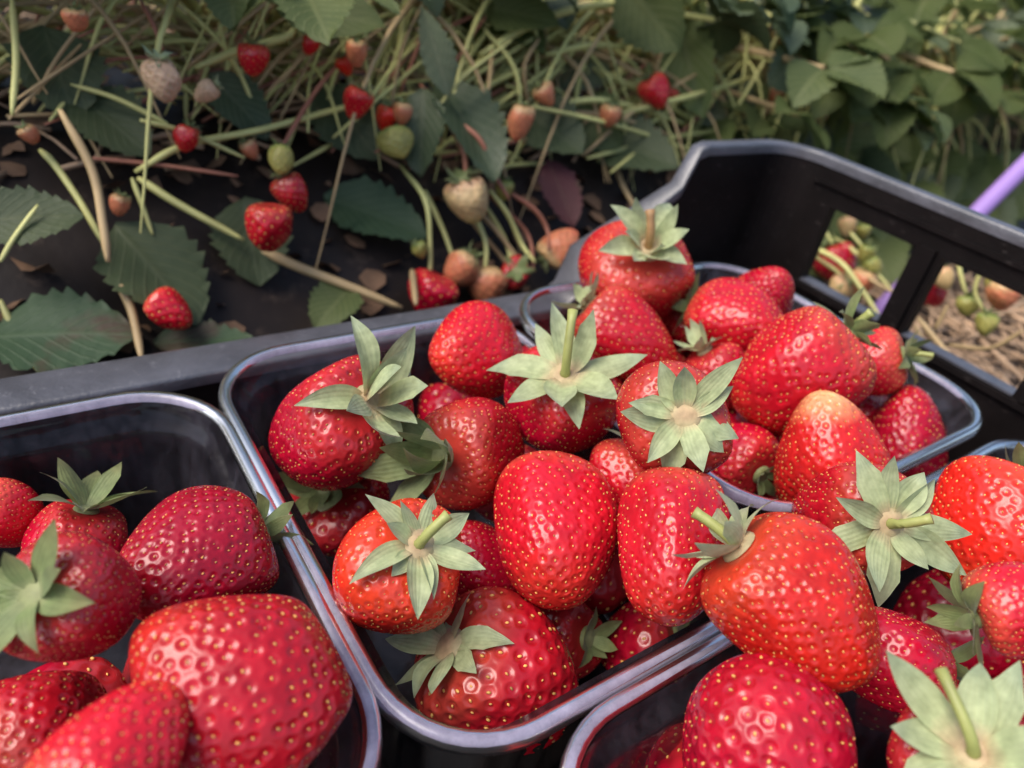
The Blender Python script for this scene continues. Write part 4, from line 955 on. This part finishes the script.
for pts, m, r, X in [
 ([(802, 200), (815, 215), (834, 246)], 'petiole', 2, 3.3), ([(806, 244), (840, 262), (862, 290), (880, 318)], 'petiole', 2.6, 3.15),
 ([(806, 250), (835, 270), (852, 284)], 'petiole', 2, 3.2), ([(846, 205), (847, 217)], 'petiole', 1.5, 3.5), ([(835, 238), (850, 248), (866, 262), (892, 290)], 'petiole', 2, 3.3),
 ([(860, 212), (864, 224)], 'petiole', 1.5, 3.5), ([(850, 232), (862, 246)], 'petiole', 1.6, 3.3), ([(868, 278), (892, 292)], 'petiolepale', 2, 3.2),
 ([(955, 248), (962, 280), (967, 296)], 'petiole', 2, 3.2), ([(985, 262), (975, 290), (984, 312)], 'petiole', 2, 3.15), ([(1020, 255), (1010, 275), (1003, 284)], 'petiole', 2, 3.2),
 ([(942, 250), (944, 266)], 'petiole', 1.6, 3.2), ([(918, 318), (940, 345), (985, 398)], 'petiolepale', 3, 2.9), ([(915, 325), (930, 355), (960, 385)], 'petiolepale', 2.6, 2.8),
 ([(935, 330), (948, 305)], 'petiolepale', 2, 3.0), ([(948, 345), (990, 348), (1024, 330)], 'petiolepale', 2.4, 3.0),
]: hand_stalk([(a_, b_, 0) for a_, b_ in pts], m, r, X)
# leaves low on the film at the right, between the rows of stalks
rg = random.Random(314)
for k in range(64):
    px, py = ((rg.uniform(700, 1024), 0) if k < 44 else (rg.uniform(800, 1024), rg.uniform(205, 262))); py = py or (.30 * (px - 700) + rg.uniform(80, 150))
    if k >= 52: px, py = rg.uniform(560, 760), rg.uniform(60, 150)
    y = bed_y(px, py, rg.uniform(.1, .28))
    hand_leaf(px, py, y, rg.uniform(55, 80), rg.uniform(.7, .95), (rg.uniform(-.9, .9), rg.uniform(-.8, .1), .4), rg.choice(('leaf', 'leafblue', 'leafyellow', 'leafyellow', 'leafpale')), None, up=(rg.uniform(-.5, .5), rg.uniform(.2, .7), .8), seed=rg.randrange(999), fold=rg.uniform(.1, .5), droop=rg.uniform(0, .7))

# ------------------------------------------------------------------ camera, light, render settings
cam = bpy.data.cameras.new('camera'); co = bpy.data.objects.new('camera', cam); C.objects.link(co)
mw = Matrix((Vector(RIGHT), Vector(UP), Vector(-FWD))).transposed().to_4x4(); mw.translation = W((0, 0, 0)); co.matrix_world = mw
cam.sensor_width = 36; cam.lens = F / 1024 * 36; cam.clip_start = .01; cam.clip_end = 200
cam.dof.use_dof = True; cam.dof.focus_distance = 1.25 * S; cam.dof.aperture_fstop = 12
bpy.context.scene.camera = co

SUN = vdir(-.38, .62, .70)
el = math.asin(SUN[2]); az = math.atan2(SUN[0], SUN[1])
w = bpy.data.worlds.new('World'); bpy.context.scene.world = w; w.use_nodes = True
nt = w.node_tree; nt.nodes.clear()
sky = nt.nodes.new('ShaderNodeTexSky'); sky.sky_type = 'NISHITA'; sky.sun_disc = False; sky.sun_elevation = el; sky.sun_rotation = az
sky.air_density = 1.0; sky.dust_density = 3.0; sky.ozone_density = 1.0
bg = nt.nodes.new('ShaderNodeBackground'); bg.inputs[1].default_value = .12
wo = nt.nodes.new('ShaderNodeOutputWorld'); nt.links.new(sky.outputs[0], bg.inputs[0]); nt.links.new(bg.outputs[0], wo.inputs[0])
sl = bpy.data.lights.new('sun', 'SUN'); sl.energy = 1.8; sl.angle = math.radians(40); sl.color = (1, .93, .84)
so = bpy.data.objects.new('sun', sl); C.objects.link(so); so.location = (0, 0, 3)
so.rotation_euler = Vector(SUN).to_track_quat('Z', 'Y').to_euler()
sc = bpy.context.scene
sc.view_settings.view_transform = 'Standard'; sc.view_settings.look = 'None'; sc.view_settings.gamma = 1.0; sc.view_settings.exposure = 0.95
sc.view_settings.use_curve_mapping = False
sc.cycles.max_bounces = 8; sc.cycles.transparent_max_bounces = 24; sc.cycles.caustics_reflective = False; sc.cycles.caustics_refractive = False
